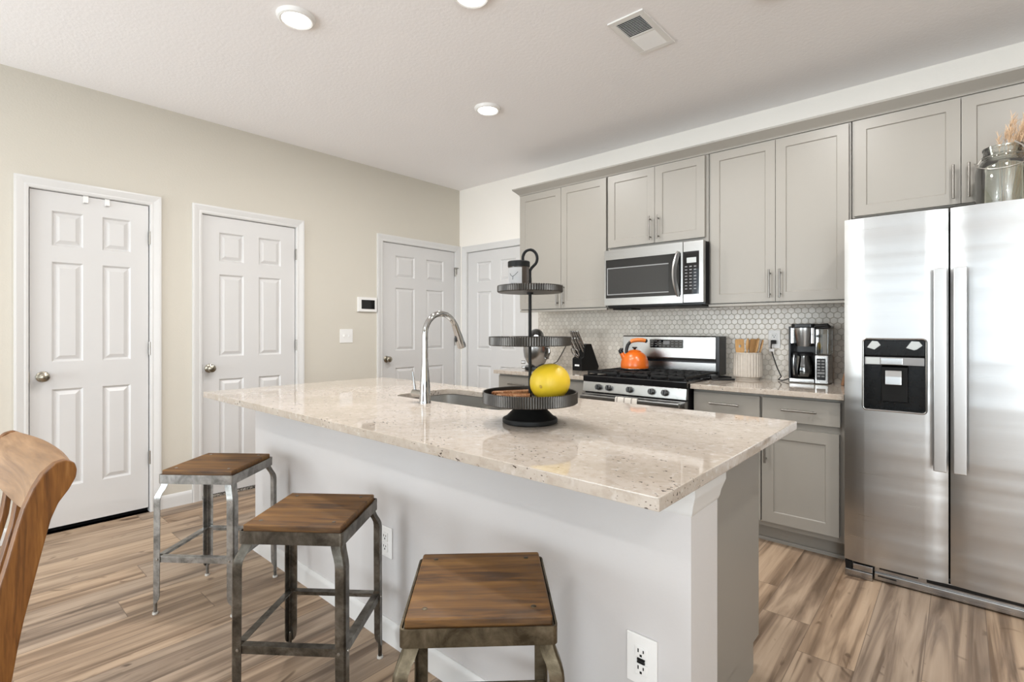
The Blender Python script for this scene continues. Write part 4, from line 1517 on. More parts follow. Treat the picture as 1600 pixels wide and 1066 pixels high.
# tea towel over the oven handle
b = B()
tw0, tw1 = -1.702, -1.545
yh0, yh1, zt_ = GYF - 0.070, GYF - 0.048, 0.768
prof = [(yh0 - 0.004, 0.42), (yh0 - 0.005, 0.60), (yh0 - 0.005, 0.751), (yh0 - 0.001, 0.7705), (yh0 + 0.011, 0.7735), (yh1 + 0.001, 0.7705), (yh1 + 0.004, 0.751), (yh1 + 0.004, 0.56)]
t_ = bmesh.new()
N = 15
rows = []
for i, (y, z) in enumerate(prof):
    row = []
    for k in range(N):
        x = tw0 + (tw1 - tw0) * k / (N - 1)
        amp = 0.003 if z < 0.70 else 0.0008
        s = -1 if i < 4 else 0.4
        row.append(t_.verts.new((x, y + s * abs(amp * math.sin(k * 1.35)), z)))
    rows.append(row)
for a, c in zip(rows, rows[1:]):
    for k in range(N - 1):
        t_.faces.new((a[k], a[k + 1], c[k + 1], c[k]))
bmesh.ops.recalc_face_normals(t_, faces=t_.faces)
bmesh.ops.solidify(t_, geom=list(t_.faces), thickness=0.0018)
b._merge(t_)
tag(obj('tea_towel', b, M['towel'], None, ((tw0 + tw1) / 2, GYF - 0.06, 0.42)), 'pale striped tea towel hung over the oven door handle', 'towel')

# ------------------------------------------------------------------ kettle
KX, KY, KZ = -1.797, 3.395, 0.9235
t = thing('kettle', 'bright orange enamel tea kettle on the range grate', 'kettle', (KX, KY, KZ))
prof = [(0, 0), (0.088, 0), (0.096, 0.004), (0.099, 0.012), (0.1005, 0.030), (0.098, 0.055), (0.090, 0.083), (0.076, 0.106), (0.058, 0.122), (0.047, 0.128), (0, 0.130)]
obj('kettle_body', B().lathe(prof, (KX, KY, KZ), 48), M['orange'], t)
obj('base_band', B().lathe([(0.089, -0.0005), (0.0975, 0.003), (0.0995, 0.008), (0.0985, 0.0095), (0.094, 0.004)], (KX, KY, KZ), 48), M['steel_dark'], t)
ld_ = obj('lid', B().lathe([(0.0, 0.126), (0.044, 0.126), (0.047, 0.131), (0.040, 0.137), (0.018, 0.143), (0, 0.144)], (KX, KY, KZ), 36), M['orange'], t)
obj('lid_knob', B().lathe([(0, 0.142), (0.008, 0.142), (0.009, 0.150), (0.019, 0.157), (0.018, 0.163), (0, 0.165)], (KX, KY, KZ), 24), M['black'], ld_)
RT = Vector((0.7497, 0.6618, 0))      # the way the kettle's handle points
K0 = Vector((KX, KY, KZ))


def kp_(u, z):
    return K0 + RT * u + Vector((0, 0, z))


sp = B()
sp.tube([kp_(-0.070, 0.075), kp_(-0.088, 0.105), kp_(-0.100, 0.128)], [0.024, 0.018, 0.015], 16)
spt = obj('spout', sp, M['orange'], t)
obj('spout_cap', B().tube([kp_(-0.096, 0.120), kp_(-0.104, 0.136), kp_(-0.098, 0.146), kp_(-0.085, 0.148)], [0.0165, 0.017, 0.012, 0.007], 14), M['black'], spt)
hb_ = B()
hb_.tube([kp_(-0.062, 0.118), kp_(-0.058, 0.150), kp_(-0.050, 0.178), kp_(-0.034, 0.198), kp_(-0.02, 0.206)], [0.010, 0.012, 0.012, 0.012, 0.010], 12)
hk = obj('handle', hb_, M['black'], t)
obj('handle_grip', B().tube([kp_(-0.040, 0.192), kp_(-0.018, 0.208), (kp_(0.02, 0.214)), kp_(0.06, 0.213), kp_(0.082, 0.207)], [0.010, 0.0145, 0.0155, 0.0155, 0.013], 14), M['orange_soft'], hk)
obj('handle_tip', B().tube([kp_(0.078, 0.209), kp_(0.086, 0.206), kp_(0.092, 0.204)], [0.0145, 0.015, 0.010], 14), M['black'], hk)

# ------------------------------------------------------------------ knife block, knives
t = thing('knife_block', 'black slanted knife block on the counter left of the range', 'knife block', (-2.27, 3.40, ZT))
LA = Vector((0.234, 0.972, 0)).normalized()
WA = Vector((0.972, -0.234, 0)).normalized()
K1 = Vector((-2.275, 3.42, ZT))
kmat = Matrix(((LA.x, -WA.x, 0, K1.x), (LA.y, -WA.y, 0, K1.y), (0, 0, 1, K1.z), (0, 0, 0, 1)))
prof = [(0, 0), (0, 0.096), (0.022, 0.112), (0.040, 0.208), (0.055, 0.214), (0.105, 0.216), (0.19, 0.030), (0.178, 0.0)]
obj('block_body', B().prism(prof, 0.0, 0.112, 'y', 0.002, kmat), M['black_matte'], t)
obj('block_label', B().box(-0.001, 0.030, 0.036, 0.001, 0.082, 0.050, mat=kmat), M['label'], t)


def km(l, w, z):
    return kmat @ Vector((l, w, z))


kn = 0
spots = [(0.036, 0.198, 0.018), (0.036, 0.198, 0.044), (0.036, 0.198, 0.070), (0.036, 0.198, 0.096),
         (0.029, 0.160, 0.018), (0.029, 0.160, 0.052), (0.029, 0.160, 0.080), (0.025, 0.132, 0.096)]
names = ['at the back left of the black block', 'second from the left in the back row of the black block', 'third from the left in the back row of the black block', 'at the back right of the black block',
         'at the left of the front row in the black block', 'in the middle of the front row in the black block', 'right of the middle in the front row of the black block', 'lowest and nearest the range in the black block']
for (l, z, w), nm in zip(spots, names):
    L_ = 0.125 if z > 0.19 else 0.105
    d = Vector((-0.50, 0, 0.866))
    pa = Vector((l + 0.012, w, z - 0.02))
    pb = pa + d * 0.035
    pc = pa + d * (0.035 + L_)
    t = thing('kitchen_knife', 'steel-handled kitchen knife ' + nm, 'knife', km(*pb), 'knives in the black block')
    b = B()
    b.tube([km(*pb), km(*(pb + d * 0.02)), km(*(pb + d * L_ * 0.6)), km(*(pb + d * L_ * 0.9)), km(*pc)], [0.0095, 0.0085, 0.0095, 0.0105, 0.007], 12)
    obj('handle', b, M['steel_dark'], t)
    obj('bolster', B().tube([km(*pa), km(*(pa + d * 0.03)), km(*pb)], [0.006, 0.009, 0.0105], 10), M['chrome'], t)
    obj('end_cap', B().ball(km(*pc), 0.0075, 12, 8), M['chrome'], t)
t = thing('kitchen_shears', 'kitchen shears with two looped handles in the front of the black block', 'scissors', km(0.0, 0.05, 0.12), None)
for s in (-1, 1):
    cpt = Vector((-0.035, 0.040 + s * 0.020, 0.150))
    pts = []
    for k in range(20):
        a = 2 * math.pi * k / 20
        pts.append(km(cpt.x - 0.5 * 0.034 * math.sin(a), cpt.y + 0.017 * math.cos(a), cpt.z + 0.86 * 0.034 * math.sin(a)))
    lp = B()
    lp.tube(pts, 0.005, 8, closed=True)
    lp.tube([km(-0.02, 0.040 + s * 0.014, 0.122), km(0.012, 0.040 + s * 0.004, 0.100)], 0.005, 8)
    obj('loop_handle', lp, M['steel_dark'], t)

# ------------------------------------------------------------------ stand mixer
NX, NY = -2.640, 3.295
t = thing('stand_mixer', 'dark stand mixer with steel bowl behind the tiered tray', 'mixer', (NX, NY, ZT))
FD = Vector((0.62, -0.785, 0)).normalized()     # the way its head points
SD = Vector((0.785, 0.62, 0)).normalized()
mmat = Matrix(((FD.x, SD.x, 0, NX), (FD.y, SD.y, 0, NY), (0, 0, 1, ZT), (0, 0, 0, 1)))
b = B()
b.prism([(p[0], p[1]) for p in rrect(-0.16, -0.095, 0.14, 0.095, 0.07)], 0.0, 0.030, 'z', 0.008, mmat)
obj('base', b, M['black'], t)
b = B()
b.tube([mmat @ Vector(p) for p in ((-0.115, 0, 0.025), (-0.12, 0, 0.10), (-0.115, 0, 0.17), (-0.10, 0, 0.225))], [0.062, 0.05, 0.046, 0.052], 20)
obj('column', b, M['black'], t)
b = B()
b.ball((0, 0, 0), (0.18, 0.062, 0.062), 28, 16, mat=None)
bmesh.ops.transform(b.bm, matrix=mmat @ Matrix.Translation((0.015, 0, 0.276)), verts=b.bm.verts)
hd_ = obj('motor_head', b, M['black'], t)
b = B()
b.cyl(mmat @ Vector((0.188, 0, 0.272)), mmat @ Vector((0.205, 0, 0.272)), 0.022, seg=24, bev=0.003)
obj('attachment_hub', b, M['chrome'], hd_)
b = B()
b.lathe([(0, 0.030), (0.055, 0.032), (0.060, 0.045), (0.075, 0.065), (0.098, 0.11), (0.106, 0.16), (0.107, 0.205), (0.110, 0.208), (0.107, 0.210), (0.103, 0.205), (0.102, 0.16), (0.094, 0.112), (0.07, 0.066), (0, 0.05)], tuple(mmat @ Vector((0.075, 0, 0))), 44)
bw = obj('mixing_bowl', b, M['steel'], t)
bc = mmat @ Vector((0.075, 0, 0))
hdir = Vector((0.80, 0.02, 0)).normalized()
b = B()
b.tube([bc + hdir * 0.100 + Vector((0, 0, 0.185)), bc + hdir * 0.128 + Vector((0, 0, 0.188)), bc + hdir * 0.132 + Vector((0, 0, 0.15)), bc + hdir * 0.118 + Vector((0, 0, 0.10)), bc + hdir * 0.092 + Vector((0, 0, 0.10))], 0.0075, 10)
obj('bowl_handle', b, M['chrome'], bw)
b = B()
b.cyl(mmat @ Vector((0.035, -0.09, 0.065)), mmat @ Vector((0.035, -0.125, 0.065)), 0.013, seg=18, bev=0.003)
b.cyl(mmat @ Vector((0.035, -0.09, 0.022)), mmat @ Vector((0.035, -0.120, 0.022)), 0.010, seg=18, bev=0.003)
obj('speed_knob', b, M['chrome'], t)
b = B()
b.tube([(-2.735, 3.45, ZT + 0.018), (-2.735, 3.60, ZT + 0.010), (-2.729, 3.705, ZT + 0.044), (-2.690, 3.718, ZT + 0.11), (-2.645, 3.720, ZT + 0.184), (-2.612, 3.716, ZT + 0.245)], 0.0035, 8)
b.box(-2.622, 3.700, ZT + 0.235, -2.596, 3.7295, ZT + 0.262, 0.004)
obj('power_cord', b, M['rubber'], t)

# ------------------------------------------------------------------ utensil crock and wooden tools
CX, CY = -1.075, 3.610
t = thing('utensil_crock', 'cream fluted stoneware crock of wooden tools right of the range', 'crock', (CX, CY, ZT))
prof = [(0, 0.0), (0.070, 0.0), (0.073, 0.006), (0.072, 0.012), (0.086, 0.018, 1), (0.0905, 0.03, 1), (0.0905, 0.165, 1), (0.0895, 0.172), (0.0905, 0.176), (0.0885, 0.180), (0.082, 0.178), (0.081, 0.03), (0, 0.024)]
obj('crock_body', B().lathe(prof, (CX, CY, ZT), 180, None, (30, 0.004)), M['crock'], t)


def spatula(name, label, base, top_c, width, height, kind, turn):
    """wooden tool: handle down in the crock, blade up; base/top relative to the crock centre"""
    p0 = Vector((CX + base[0], CY + base[1], ZT + 0.030))
    p1 = Vector((CX + top_c[0], CY + top_c[1], ZT + top_c[2]))
    ax = (p1 - p0).normalized()
    side = Vector((math.cos(turn), math.sin(turn), 0))
    side = (side - ax * side.dot(ax)).normalized()
    nrm = ax.cross(side).normalized()
    L_ = (p1 - p0).length
    mt = Matrix(((side.x, nrm.x, ax.x, p0.x), (side.y, nrm.y, ax.y, p0.y), (side.z, nrm.z, ax.z, p0.z), (0, 0, 0, 1)))
    t = thing(name, label, 'wooden utensil', p0, 'wooden tools in the cream crock')
    obj('handle', B().cyl(mt @ Vector((0, 0, 0)), mt @ Vector((0, 0, L_ - height + 0.01)), 0.0055, seg=12), M['beech'], t)
    b = B()
    w = width / 2
    if kind == 'slot':
        outer = [(-w * 0.35, L_ - height), (w * 0.35, L_ - height), (w, L_ - height * 0.62), (w, L_ - 0.006), (w - 0.006, L_), (-w + 0.006, L_), (-w, L_ - 0.006), (-w, L_ - height * 0.62)]
        inner = [(0.010 * math.cos(a), L_ - height * 0.38 + 0.010 * math.sin(a)) for a in [2 * math.pi * k / 14 for k in range(14)]]
        t_ = plate_with_hole(outer, inner, -0.0035, 0.0035, 0)
        b.bm.free()
        b = t_
        bmesh.ops.transform(b.bm, matrix=mt @ Matrix(((1, 0, 0, 0), (0, 0, 1, 0), (0, 1, 0, 0), (0, 0, 0, 1))), verts=b.bm.verts)
        bmesh.ops.recalc_face_normals(b.bm, faces=b.bm.faces)
    elif kind == 'flat':
        outer = [(-w * 0.3, L_ - height), (w * 0.3, L_ - height), (w, L_ - height * 0.6), (w, L_ - 0.004), (w - 0.005, L_), (-w + 0.005, L_ - 0.004), (-w, L_ - 0.012), (-w, L_ - height * 0.6)]
        b.prism(outer, -0.0035, 0.0035, 'y', 0.001, mt)
    else:
        b.ball((0, 0, 0), (w, 0.010, height / 2), 20, 12)
        bmesh.ops.transform(b.bm, matrix=mt @ Matrix.Translation((0, 0, L_ - height / 2)), verts=b.bm.verts)
    obj('blade', b, M['beech'], t)


RA = math.atan2(0.6618, 0.7497)
spatula('wooden_spatula', 'broad wooden spatula with a round hole at the left of the crock', (-0.032, -0.030), (-0.042, -0.040, 0.268), 0.058, 0.125, 'slot', RA)
spatula('wooden_spoon', 'narrow wooden spoon standing between the two broad spatulas', (-0.012, -0.004), (0.004, -0.012, 0.275), 0.030, 0.085, 'spoon', RA + 0.7)
spatula('wooden_spatula', 'broad plain wooden spatula in the middle of the crock', (0.006, 0.028), (0.032, 0.042, 0.270), 0.065, 0.125, 'flat', RA + 0.15)
spatula('wooden_spatula', 'wooden spatula seen edge-on, leaning right in the crock', (0.022, -0.012), (0.066, 0.004, 0.275), 0.045, 0.115, 'flat', RA + 1.35)
spatula('wooden_spatula', 'rightmost wooden spatula, leaning farthest out of the crock', (0.038, 0.006), (0.090, 0.022, 0.266), 0.042, 0.085, 'flat', RA + 1.25)

# spoon rest
t = thing('spoon_rest', 'small black rest with a dark clip lying beside the range', 'spoon rest', (-1.185, 3.43, ZT))
sm = rotz((-1.185, 3.43, 0), math.radians(35))
obj('rest_tray', B().prism(rrect(-1.265, 3.385, -1.105, 3.475, 0.03), ZT, ZT + 0.012, 'z', 0.004, sm), M['black'], t)
b = B()
b.box(-1.262, 3.392, ZT + 0.010, -1.215, 3.430, ZT + 0.034, 0.005, mat=sm)
b.tube([sm @ Vector((-1.22, 3.41, ZT + 0.024)), sm @ Vector((-1.17, 3.43, ZT + 0.022)), sm @ Vector((-1.12, 3.44, ZT + 0.017))], [0.007, 0.006, 0.004], 10)
obj('clip', b, M['black'], t)

# outlet on the tiles and coffee maker
outlet('wall_outlet', 'white outlet on the hexagon tiles with a black plug in its lower socket', (-0.9415, YB - 0.008, 1.150), w=0.074, h=0.120)
WX0, WX1, WXM, WYF, WYB = -0.815, -0.598, -0.672, 3.545, 3.705
t = thing('coffee_maker', 'black and steel drip coffee maker by the refrigerator', 'coffee maker', (-0.71, 3.63, ZT))
b = B()
b.box(WX0, WYF + 0.085, ZT + 0.002, WXM, WYB, ZT + 0.350, 0.008)
b.box(WX0, WYF + 0.012, ZT + 0.245, WXM, WYF + 0.10, ZT + 0.350, 0.004)
b.box(WX0, WYF + 0.006, ZT + 0.002, WX0 + 0.012, WYB, ZT + 0.352, 0.003)
obj('brewer_body', b, M['black'], t)
obj('warmer_base', B().box(WX0 + 0.004, WYF - 0.004, ZT, WXM, WYF + 0.10, ZT + 0.030, 0.006), M['steel'], t)
obj('hot_plate', B().lathe([(0, 0), (0.062, 0), (0.062, 0.003), (0, 0.003)], ((WX0 + WXM) / 2, WYF + 0.055, ZT + 0.0295), 32), M['black_matte'], t)
bx0, bx1 = WX0 + 0.022, WXM - 0.010
bcx = (bx0 + bx1) / 2
b = B()
ring_n = 20
t_ = bmesh.new()
rings = []
for hw, z in ((0.046, 0.228), (0.048, 0.240), (0.060, 0.320), (0.061, 0.342)):
    r_ = []
    for k in range(ring_n + 1):
        a = math.pi + math.pi * k / ring_n
        r_.append(t_.verts.new((bcx + hw * math.cos(a), WYF + 0.045 + 0.95 * hw * math.sin(a), ZT + z)))
    rings.append(r_)
for a, c in zip(rings, rings[1:]):
    for k in range(ring_n):
        t_.faces.new((a[k], a[k + 1], c[k + 1], c[k]))
t_.faces.new(rings[0])
t_.faces.new(list(reversed(rings[-1])))
bmesh.ops.recalc_face_normals(t_, faces=t_.faces)
b._merge(t_)
obj('brew_basket', b, M['steel'], t)
fl_ = B()
obj('front_trim', B().box(WX0 + 0.013, WYF + 0.004, ZT + 0.246, WX0 + 0.030, WYF + 0.02, ZT + 0.342, 0.002), M['chrome'], t)
fl_.box(WXM - 0.018, WYF + 0.004, ZT + 0.246, WXM - 0.002, WYF + 0.02, ZT + 0.342, 0.002)
obj('front_trim', fl_, M['chrome'], t)
b = B()
b.prism(rrect(WX0 + 0.014, WYF - 0.012, WXM + 0.002, WYB - 0.01, 0.03), ZT + 0.344, ZT + 0.368, 'z', 0.006)
obj('brewer_lid', b, M['black'], t)
b = B()
b.box(WXM + 0.003, WYF + 0.002, ZT + 0.002, WX1, WYB - 0.02, ZT + 0.176, 0.006)
pc = obj('control_tower', b, M['steel_dark'], t)
obj('control_face', B().box(WXM + 0.004, WYF - 0.004, ZT + 0.004, WX1 - 0.004, WYF + 0.004, ZT + 0.172, 0.003), M['steel_v'], pc)
kf = B()
kf.box(WXM + 0.013, WYF - 0.006, ZT + 0.026, WX1 - 0.014, WYF - 0.002, ZT + 0.156, 0.003)
kpd = obj('keypad', kf, M['black'], pc)
kb = B()
for r_ in range(6):
    for c_ in range(2):
        x = WXM + 0.0245 + c_ * 0.022
        z = ZT + 0.142 - r_ * 0.0185
        if r_ == 4:
            continue
        kb.box(x - 0.008, WYF - 0.0072, z - 0.0045, x + 0.008, WYF - 0.005, z + 0.0045, 0.001)
kb.box(WXM + 0.017, WYF - 0.0072, ZT + 0.062, WX1 - 0.018, WYF - 0.005, ZT + 0.075, 0.001)
obj('keypad_buttons', kb, M['button'], kpd)
obj('water_tank', B().box(WXM + 0.004, WYF + 0.004, ZT + 0.177, WX1 + 0.001, WYB - 0.02, ZT + 0.338, 0.006), M['tank'], t)
obj('tank_sleeve', B().box(WXM + 0.040, WYF + 0.012, ZT + 0.185, WX1 - 0.010, WYF + 0.06, ZT + 0.305, 0.003), M['plastic'], t)
b = B()
b.tube([(WXM + 0.002, WYF + 0.003, ZT + 0.352), (WX1 - 0.006, WYF + 0.003, ZT + 0.360), (WX1 + 0.006, WYF + 0.012, ZT + 0.345)], 0.010, 12)
b.box(WXM - 0.004, WYF + 0.002, ZT + 0.338, WX1 + 0.004, WYB - 0.018, ZT + 0.354, 0.005)
obj('tank_lid', b, M['black'], t)
b = B()
px_, pz_ = -0.9415, 1.130
b.box(px_ - 0.014, YB - 0.042, pz_ - 0.012, px_ + 0.014, YB - 0.0145, pz_ + 0.014, 0.004)
b.tube([(px_ - 0.010, YB - 0.036, pz_), (px_ - 0.012, YB - 0.042, pz_ - 0.03), (px_ - 0.010, YB - 0.040, pz_ - 0.055), (px_ + 0.004, YB - 0.045, pz_ - 0.10), (px_ + 0.03, YB - 0.06, pz_ - 0.17),
        (px_ + 0.060, YB - 0.085, pz_ - 0.222), (px_ + 0.050, YB - 0.11, pz_ - 0.241), (px_ + 0.075, YB - 0.13, pz_ - 0.244), (px_ + 0.13, YB - 0.10, pz_ - 0.225)], 0.0036, 8)
cd = obj('power_cord', b, M['rubber'], t)
obj('cord_tag', B().box(px_ - 0.024, YB - 0.047, pz_ - 0.062, px_ + 0.008, YB - 0.045, pz_ - 0.044, mat=None), M['label'], cd)

# carafe
VX, VY, VZ = (WX0 + WXM) / 2, WYF + 0.052, ZT + 0.033
t = thing('coffee_carafe', 'glass coffee carafe with steel-faced handle inside the coffee maker', 'carafe', (VX, VY, VZ))
prof = [(0, 0.0), (0.050, 0.0), (0.058, 0.008), (0.063, 0.03), (0.062, 0.065), (0.054, 0.10), (0.046, 0.125), (0.048, 0.14), (0.045, 0.14), (0.043, 0.125), (0.051, 0.10), (0.059, 0.065), (0.060, 0.03), (0.055, 0.01), (0, 0.006)]
obj('carafe_glass', B().lathe(prof, (VX, VY, VZ), 40), M['carafe_glass'], t)
obj('carafe_lid', B().lathe([(0, 0.138), (0.049, 0.138), (0.050, 0.150), (0.040, 0.158), (0, 0.160)], (VX, VY, VZ), 36), M['black'], t)
b = B()
hx_ = VX - 0.026
b.tube([(hx_ + 0.004, VY - 0.040, VZ + 0.145), (hx_, VY - 0.078, VZ + 0.150), (hx_ - 0.002, VY - 0.094, VZ + 0.125), (hx_ - 0.002, VY - 0.096, VZ + 0.07), (hx_, VY - 0.088, VZ + 0.025), (hx_, VY - 0.074, VZ + 0.012)], 1.0, flat=(0.013, 0.006))
hh = obj('carafe_handle', b, M['black'], t)
b = B()
b.tube([(hx_, VY - 0.0995, VZ + 0.143), (hx_ - 0.002, VY - 0.1025, VZ + 0.12), (hx_ - 0.002, VY - 0.1035, VZ + 0.07), (hx_, VY - 0.0965, VZ + 0.022)], 1.0, flat=(0.011, 0.002))
obj('handle_face', b, M['steel_v'], hh)

# cutting board leaning beside the refrigerator
b = B()
bm_ = Matrix.Translation((-0.536, 3.54, ZT + 0.003)) @ Matrix.Rotation(math.radians(13), 4, 'Y')
b.box(0.0, 0.0, 0.0, 0.016, 0.18, 0.300, 0.004, mat=bm_)
tag(obj('cutting_board', b, M['walnut'], None, (-0.53, 3.62, ZT)), 'dark wooden cutting board leaning against the refrigerator side', 'cutting board')

# ------------------------------------------------------------------ three-tier stand on the island
SX, SY = -1.158, 1.409
t = thing('tiered_stand', 'black three-tier ribbed metal serving stand on the island', 'tiered tray', (SX, SY, ZT))
obj('pedestal', B().lathe([(0, 0), (0.094, 0), (0.0985, 0.004), (0.0985, 0.014), (0.096, 0.018), (0.089, 0.021), (0.082, 0.026), (0.066, 0.042), (0.050, 0.060), (0.044, 0.072), (0, 0.072)], (SX, SY, ZT), 56), M['black_matte'], t)


def tray(r, z0, z1):
    prof = [(0, z0), (r - 0.004, z0), (r, z0 + 0.003, 1), (r, z1 - 0.003, 1), (r - 0.001, z1), (r - 0.004, z1), (r - 0.0055, z1 - 0.003), (r - 0.0055, z0 + 0.005), (0, z0 + 0.005)]
    n_f = int(r * 2 * math.pi / 0.0088)
    return obj('tray', B().lathe(prof, (SX, SY, 0), n_f * 4, None, (n_f, 0.0032)), M['tray_metal'], t, angle=25)


tray(0.170, 0.953, 0.994)
tray(0.1475, 1.157, 1.189)
tray(0.1175, 1.346, 1.370)
b = B()
b.cyl((SX, SY, 0.953), (SX, SY, 1.400), 0.0058, seg=16)
for z in (0.958, 1.152, 1.341):
    b.lathe([(0, 0), (0.012, 0), (0.012, 0.005), (0, 0.005)], (SX, SY, z), 20)
obj('center_rod', b, M['black_matte'], t)
cxr = Vector((SX, SY, 0)) + Vector((0.7497, 0.6618, 0)) * 0.000
pts = [Vector((SX, SY, 1.392)), Vector((SX, SY, 1.418))]
RT3 = Vector((0.7497, 0.6618, 0))
for k in range(0, 17):
    a = math.radians(-55 + k * 17.2)
    pts.append(Vector((SX, SY, 1.469)) + RT3 * (0.026 * math.cos(a) - 0.0) + Vector((0, 0, 0.031 * math.sin(a))))
pts = [Vector((SX, SY, 1.392)), Vector((SX, SY, 1.424)), Vector((SX, SY, 1.434)) + RT3 * 0.005] + pts[3:]
b = B()
b.tube(pts, 0.0052, 12)
obj('ring_handle', b, M['black_matte'], t)

# candle jar on the top tray
LX, LY, LZ = -1.184, 1.378, 1.3515
t = thing('candle_jar', 'dark lidded candle jar with white label on the top tray', 'candle', (LX, LY, LZ))
obj('jar_glass', B().lathe([(0, 0), (0.034, 0), (0.037, 0.004), (0.0375, 0.010), (0.0375, 0.085), (0, 0.085)], (LX, LY, LZ), 48), M['candle_glass'], t)
obj('jar_lid', B().lathe([(0, 0.085), (0.0385, 0.085), (0.0395, 0.087), (0.0395, 0.103), (0.037, 0.106), (0, 0.106)], (LX, LY, LZ), 48), M['black_matte'], t)
# label wrapped on the side of the jar that faces the stools
lab_c = math.atan2(-1.374, 1.190) - 0.72


def on_jar(a, z, r=0.0382):
    return (LX + r * math.cos(a), LY + r * math.sin(a), LZ + z)


t_ = bmesh.new()
rows = []
for z in (0.006, 0.081):
    rows.append([t_.verts.new(on_jar(lab_c + (k / 16 - 0.5) * 2.0, z)) for k in range(17)])
for k in range(16):
    t_.faces.new((rows[0][k], rows[0][k + 1], rows[1][k + 1], rows[1][k]))
bmesh.ops.solidify(t_, geom=list(t_.faces), thickness=0.0004)
b = B()
b._merge(t_)
lb = obj('jar_label', b, M['label'], t)
b = B()
mk_c = lab_c + 0.22
b.tube([on_jar(mk_c - 0.42, 0.060, 0.0388), on_jar(mk_c - 0.30, 0.053, 0.0388), on_jar(mk_c - 0.12, 0.049, 0.0388), on_jar(mk_c + 0.10, 0.053, 0.0388), on_jar(mk_c + 0.30, 0.060, 0.0388), on_jar(mk_c + 0.42, 0.065, 0.0388)], 0.0008, 6)
b.tube([on_jar(mk_c - 0.08, 0.050, 0.0388), on_jar(mk_c - 0.10, 0.038, 0.0388)], 0.0008, 6)
for k, dz_ in enumerate((0, 1, 2, 3)):
    b.ball(on_jar(mk_c - 0.25 + k * 0.16, 0.024, 0.0385), (0.0014, 0.0014, 0.0022), 8, 6)
obj('label_mark', b, M['ink'], lb)

# melon and stick bundles on the bottom tray
b = B()
mc = Vector((-1.098, 1.446, 1.0265))
b.ball((0, 0, 0), (0.0735, 0.0665, 0.0665), 44, 28)
for v_ in b.bm.verts:
    if v_.co.x < -0.05:
        v_.co.x += (v_.co.x + 0.05) * -0.10
bmesh.ops.transform(b.bm, matrix=Matrix.Translation(mc) @ Matrix.Rotation(math.radians(41), 4, 'Z') @ Matrix.Rotation(math.radians(-12), 4, 'Y'), verts=b.bm.verts)
t = tag(obj('yellow_melon', b, M['yellow'], None, tuple(mc)), 'round bright yellow melon on the bottom tray of the stand', 'melon')
b = B()
sd_ = (Vector((0.17, -0.97, -0.14))).normalized()
sc = mc + sd_ * 0.0675
q = Vector((0, 0, 1)).rotation_difference(sd_).to_matrix().to_4x4()
b.lathe([(0.0045, -0.001), (0.0062, 0.0005), (0.0058, 0.0012), (0.0045, 0.0006), (0.003, 0.0010), (0, 0.0004)], (0, 0, 0), 18, Matrix.Translation(sc) @ q)
obj('blossom_scar', b, plain('melon_scar', (0.42, 0.27, 0.03, 1), 0.6), t)


def stick_bundle(p0, p1, n, label):
    p0, p1 = Vector(p0), Vector(p1)
    d = (p1 - p0).normalized()
    s = d.cross(Vector((0, 0, 1))).normalized()
    b_ = B()
    rr = random.Random(n)
    for k in range(n):
        off = s * (((k % 3) - 1) * 0.0112 + (0.004 if (k // 3) % 2 else -0.002)) + Vector((0, 0, 0.0055 + (k // 3) * 0.0105))
        sh_ = d * rr.uniform(-0.006, 0.006)
        b_.tube([p0 + off + sh_, (p0 + p1) / 2 + off, p1 + off + sh_], [0.0052, 0.0055, 0.005], 9)
    return tag(obj('cinnamon_sticks', b_, M['cinnamon'], None, tuple((p0 + p1) / 2)), label, 'cinnamon sticks', 'stick bundles on the bottom tray')


stick_bundle((-1.268, 1.335, 0.9585), (-1.205, 1.465, 0.9585), 9, 'bundle of cinnamon sticks at the back left of the bottom tray')
stick_bundle((-1.205, 1.292, 0.9585), (-1.132, 1.372, 0.9585), 9, 'bundle of cinnamon sticks nearest the front of the bottom tray, beside the rod')

# ------------------------------------------------------------------ bar stools
t = thing('bar_stool', 'nearest wooden-topped bar stool with brown metal frame, at the right end of the row', 'stool', (0, 0, 0), 'bar stools at the island')
stool = t
H_S = 0.610
seat = obj('seat', B().box(-0.1555, -0.1555, H_S - 0.028, 0.1555, 0.1555, H_S, 0.005, 3), M['seat_wood'], t, local=True)
for sx in (-1, 1):
    for sy in (-1, 1):
        b = B()
        b.lathe([(0, 0), (0.0065, 0), (0.0055, 0.0018), (0.002, 0.0026), (0, 0.0026)], (sx * 0.118, sy * 0.118, H_S - 0.0008), 14)
        obj('screw', b, M['stool_metal'], seat, local=True)
fo, fi = 0.1655, 0.1610


def ring_band(ro, ri, rad, z0, z1):
    t_ = bmesh.new()
    o_ = rrect(-ro, -ro, ro, ro, rad, 5)
    i_ = rrect(-ri, -ri, ri, ri, rad - (ro - ri), 5)
    L = []
    for pts_, z in ((o_, z0), (o_, z1), (i_, z1), (i_, z0)):
        L.append([t_.verts.new((p[0], p[1], z)) for p in pts_])
    n = len(o_)
    for a in range(4):
        A, C_ = L[a], L[(a + 1) % 4]
        for k in range(n):
            j = (k + 1) % n
            t_.faces.new((A[k], A[j], C_[j], C_[k]))
    bmesh.ops.recalc_face_normals(t_, faces=t_.faces)
    b_ = B()
    b_._merge(t_)
    return b_


fr_ = ring_band(fo, fi, 0.012, H_S - 0.056, H_S - 0.0175)
ri_ = ring_band(fi + 0.001, 0.135, 0.010, H_S - 0.0315, H_S - 0.0285)
fr_._merge(ri_.bm)
obj('seat_frame', fr_, M['stool_metal'], t, local=True)


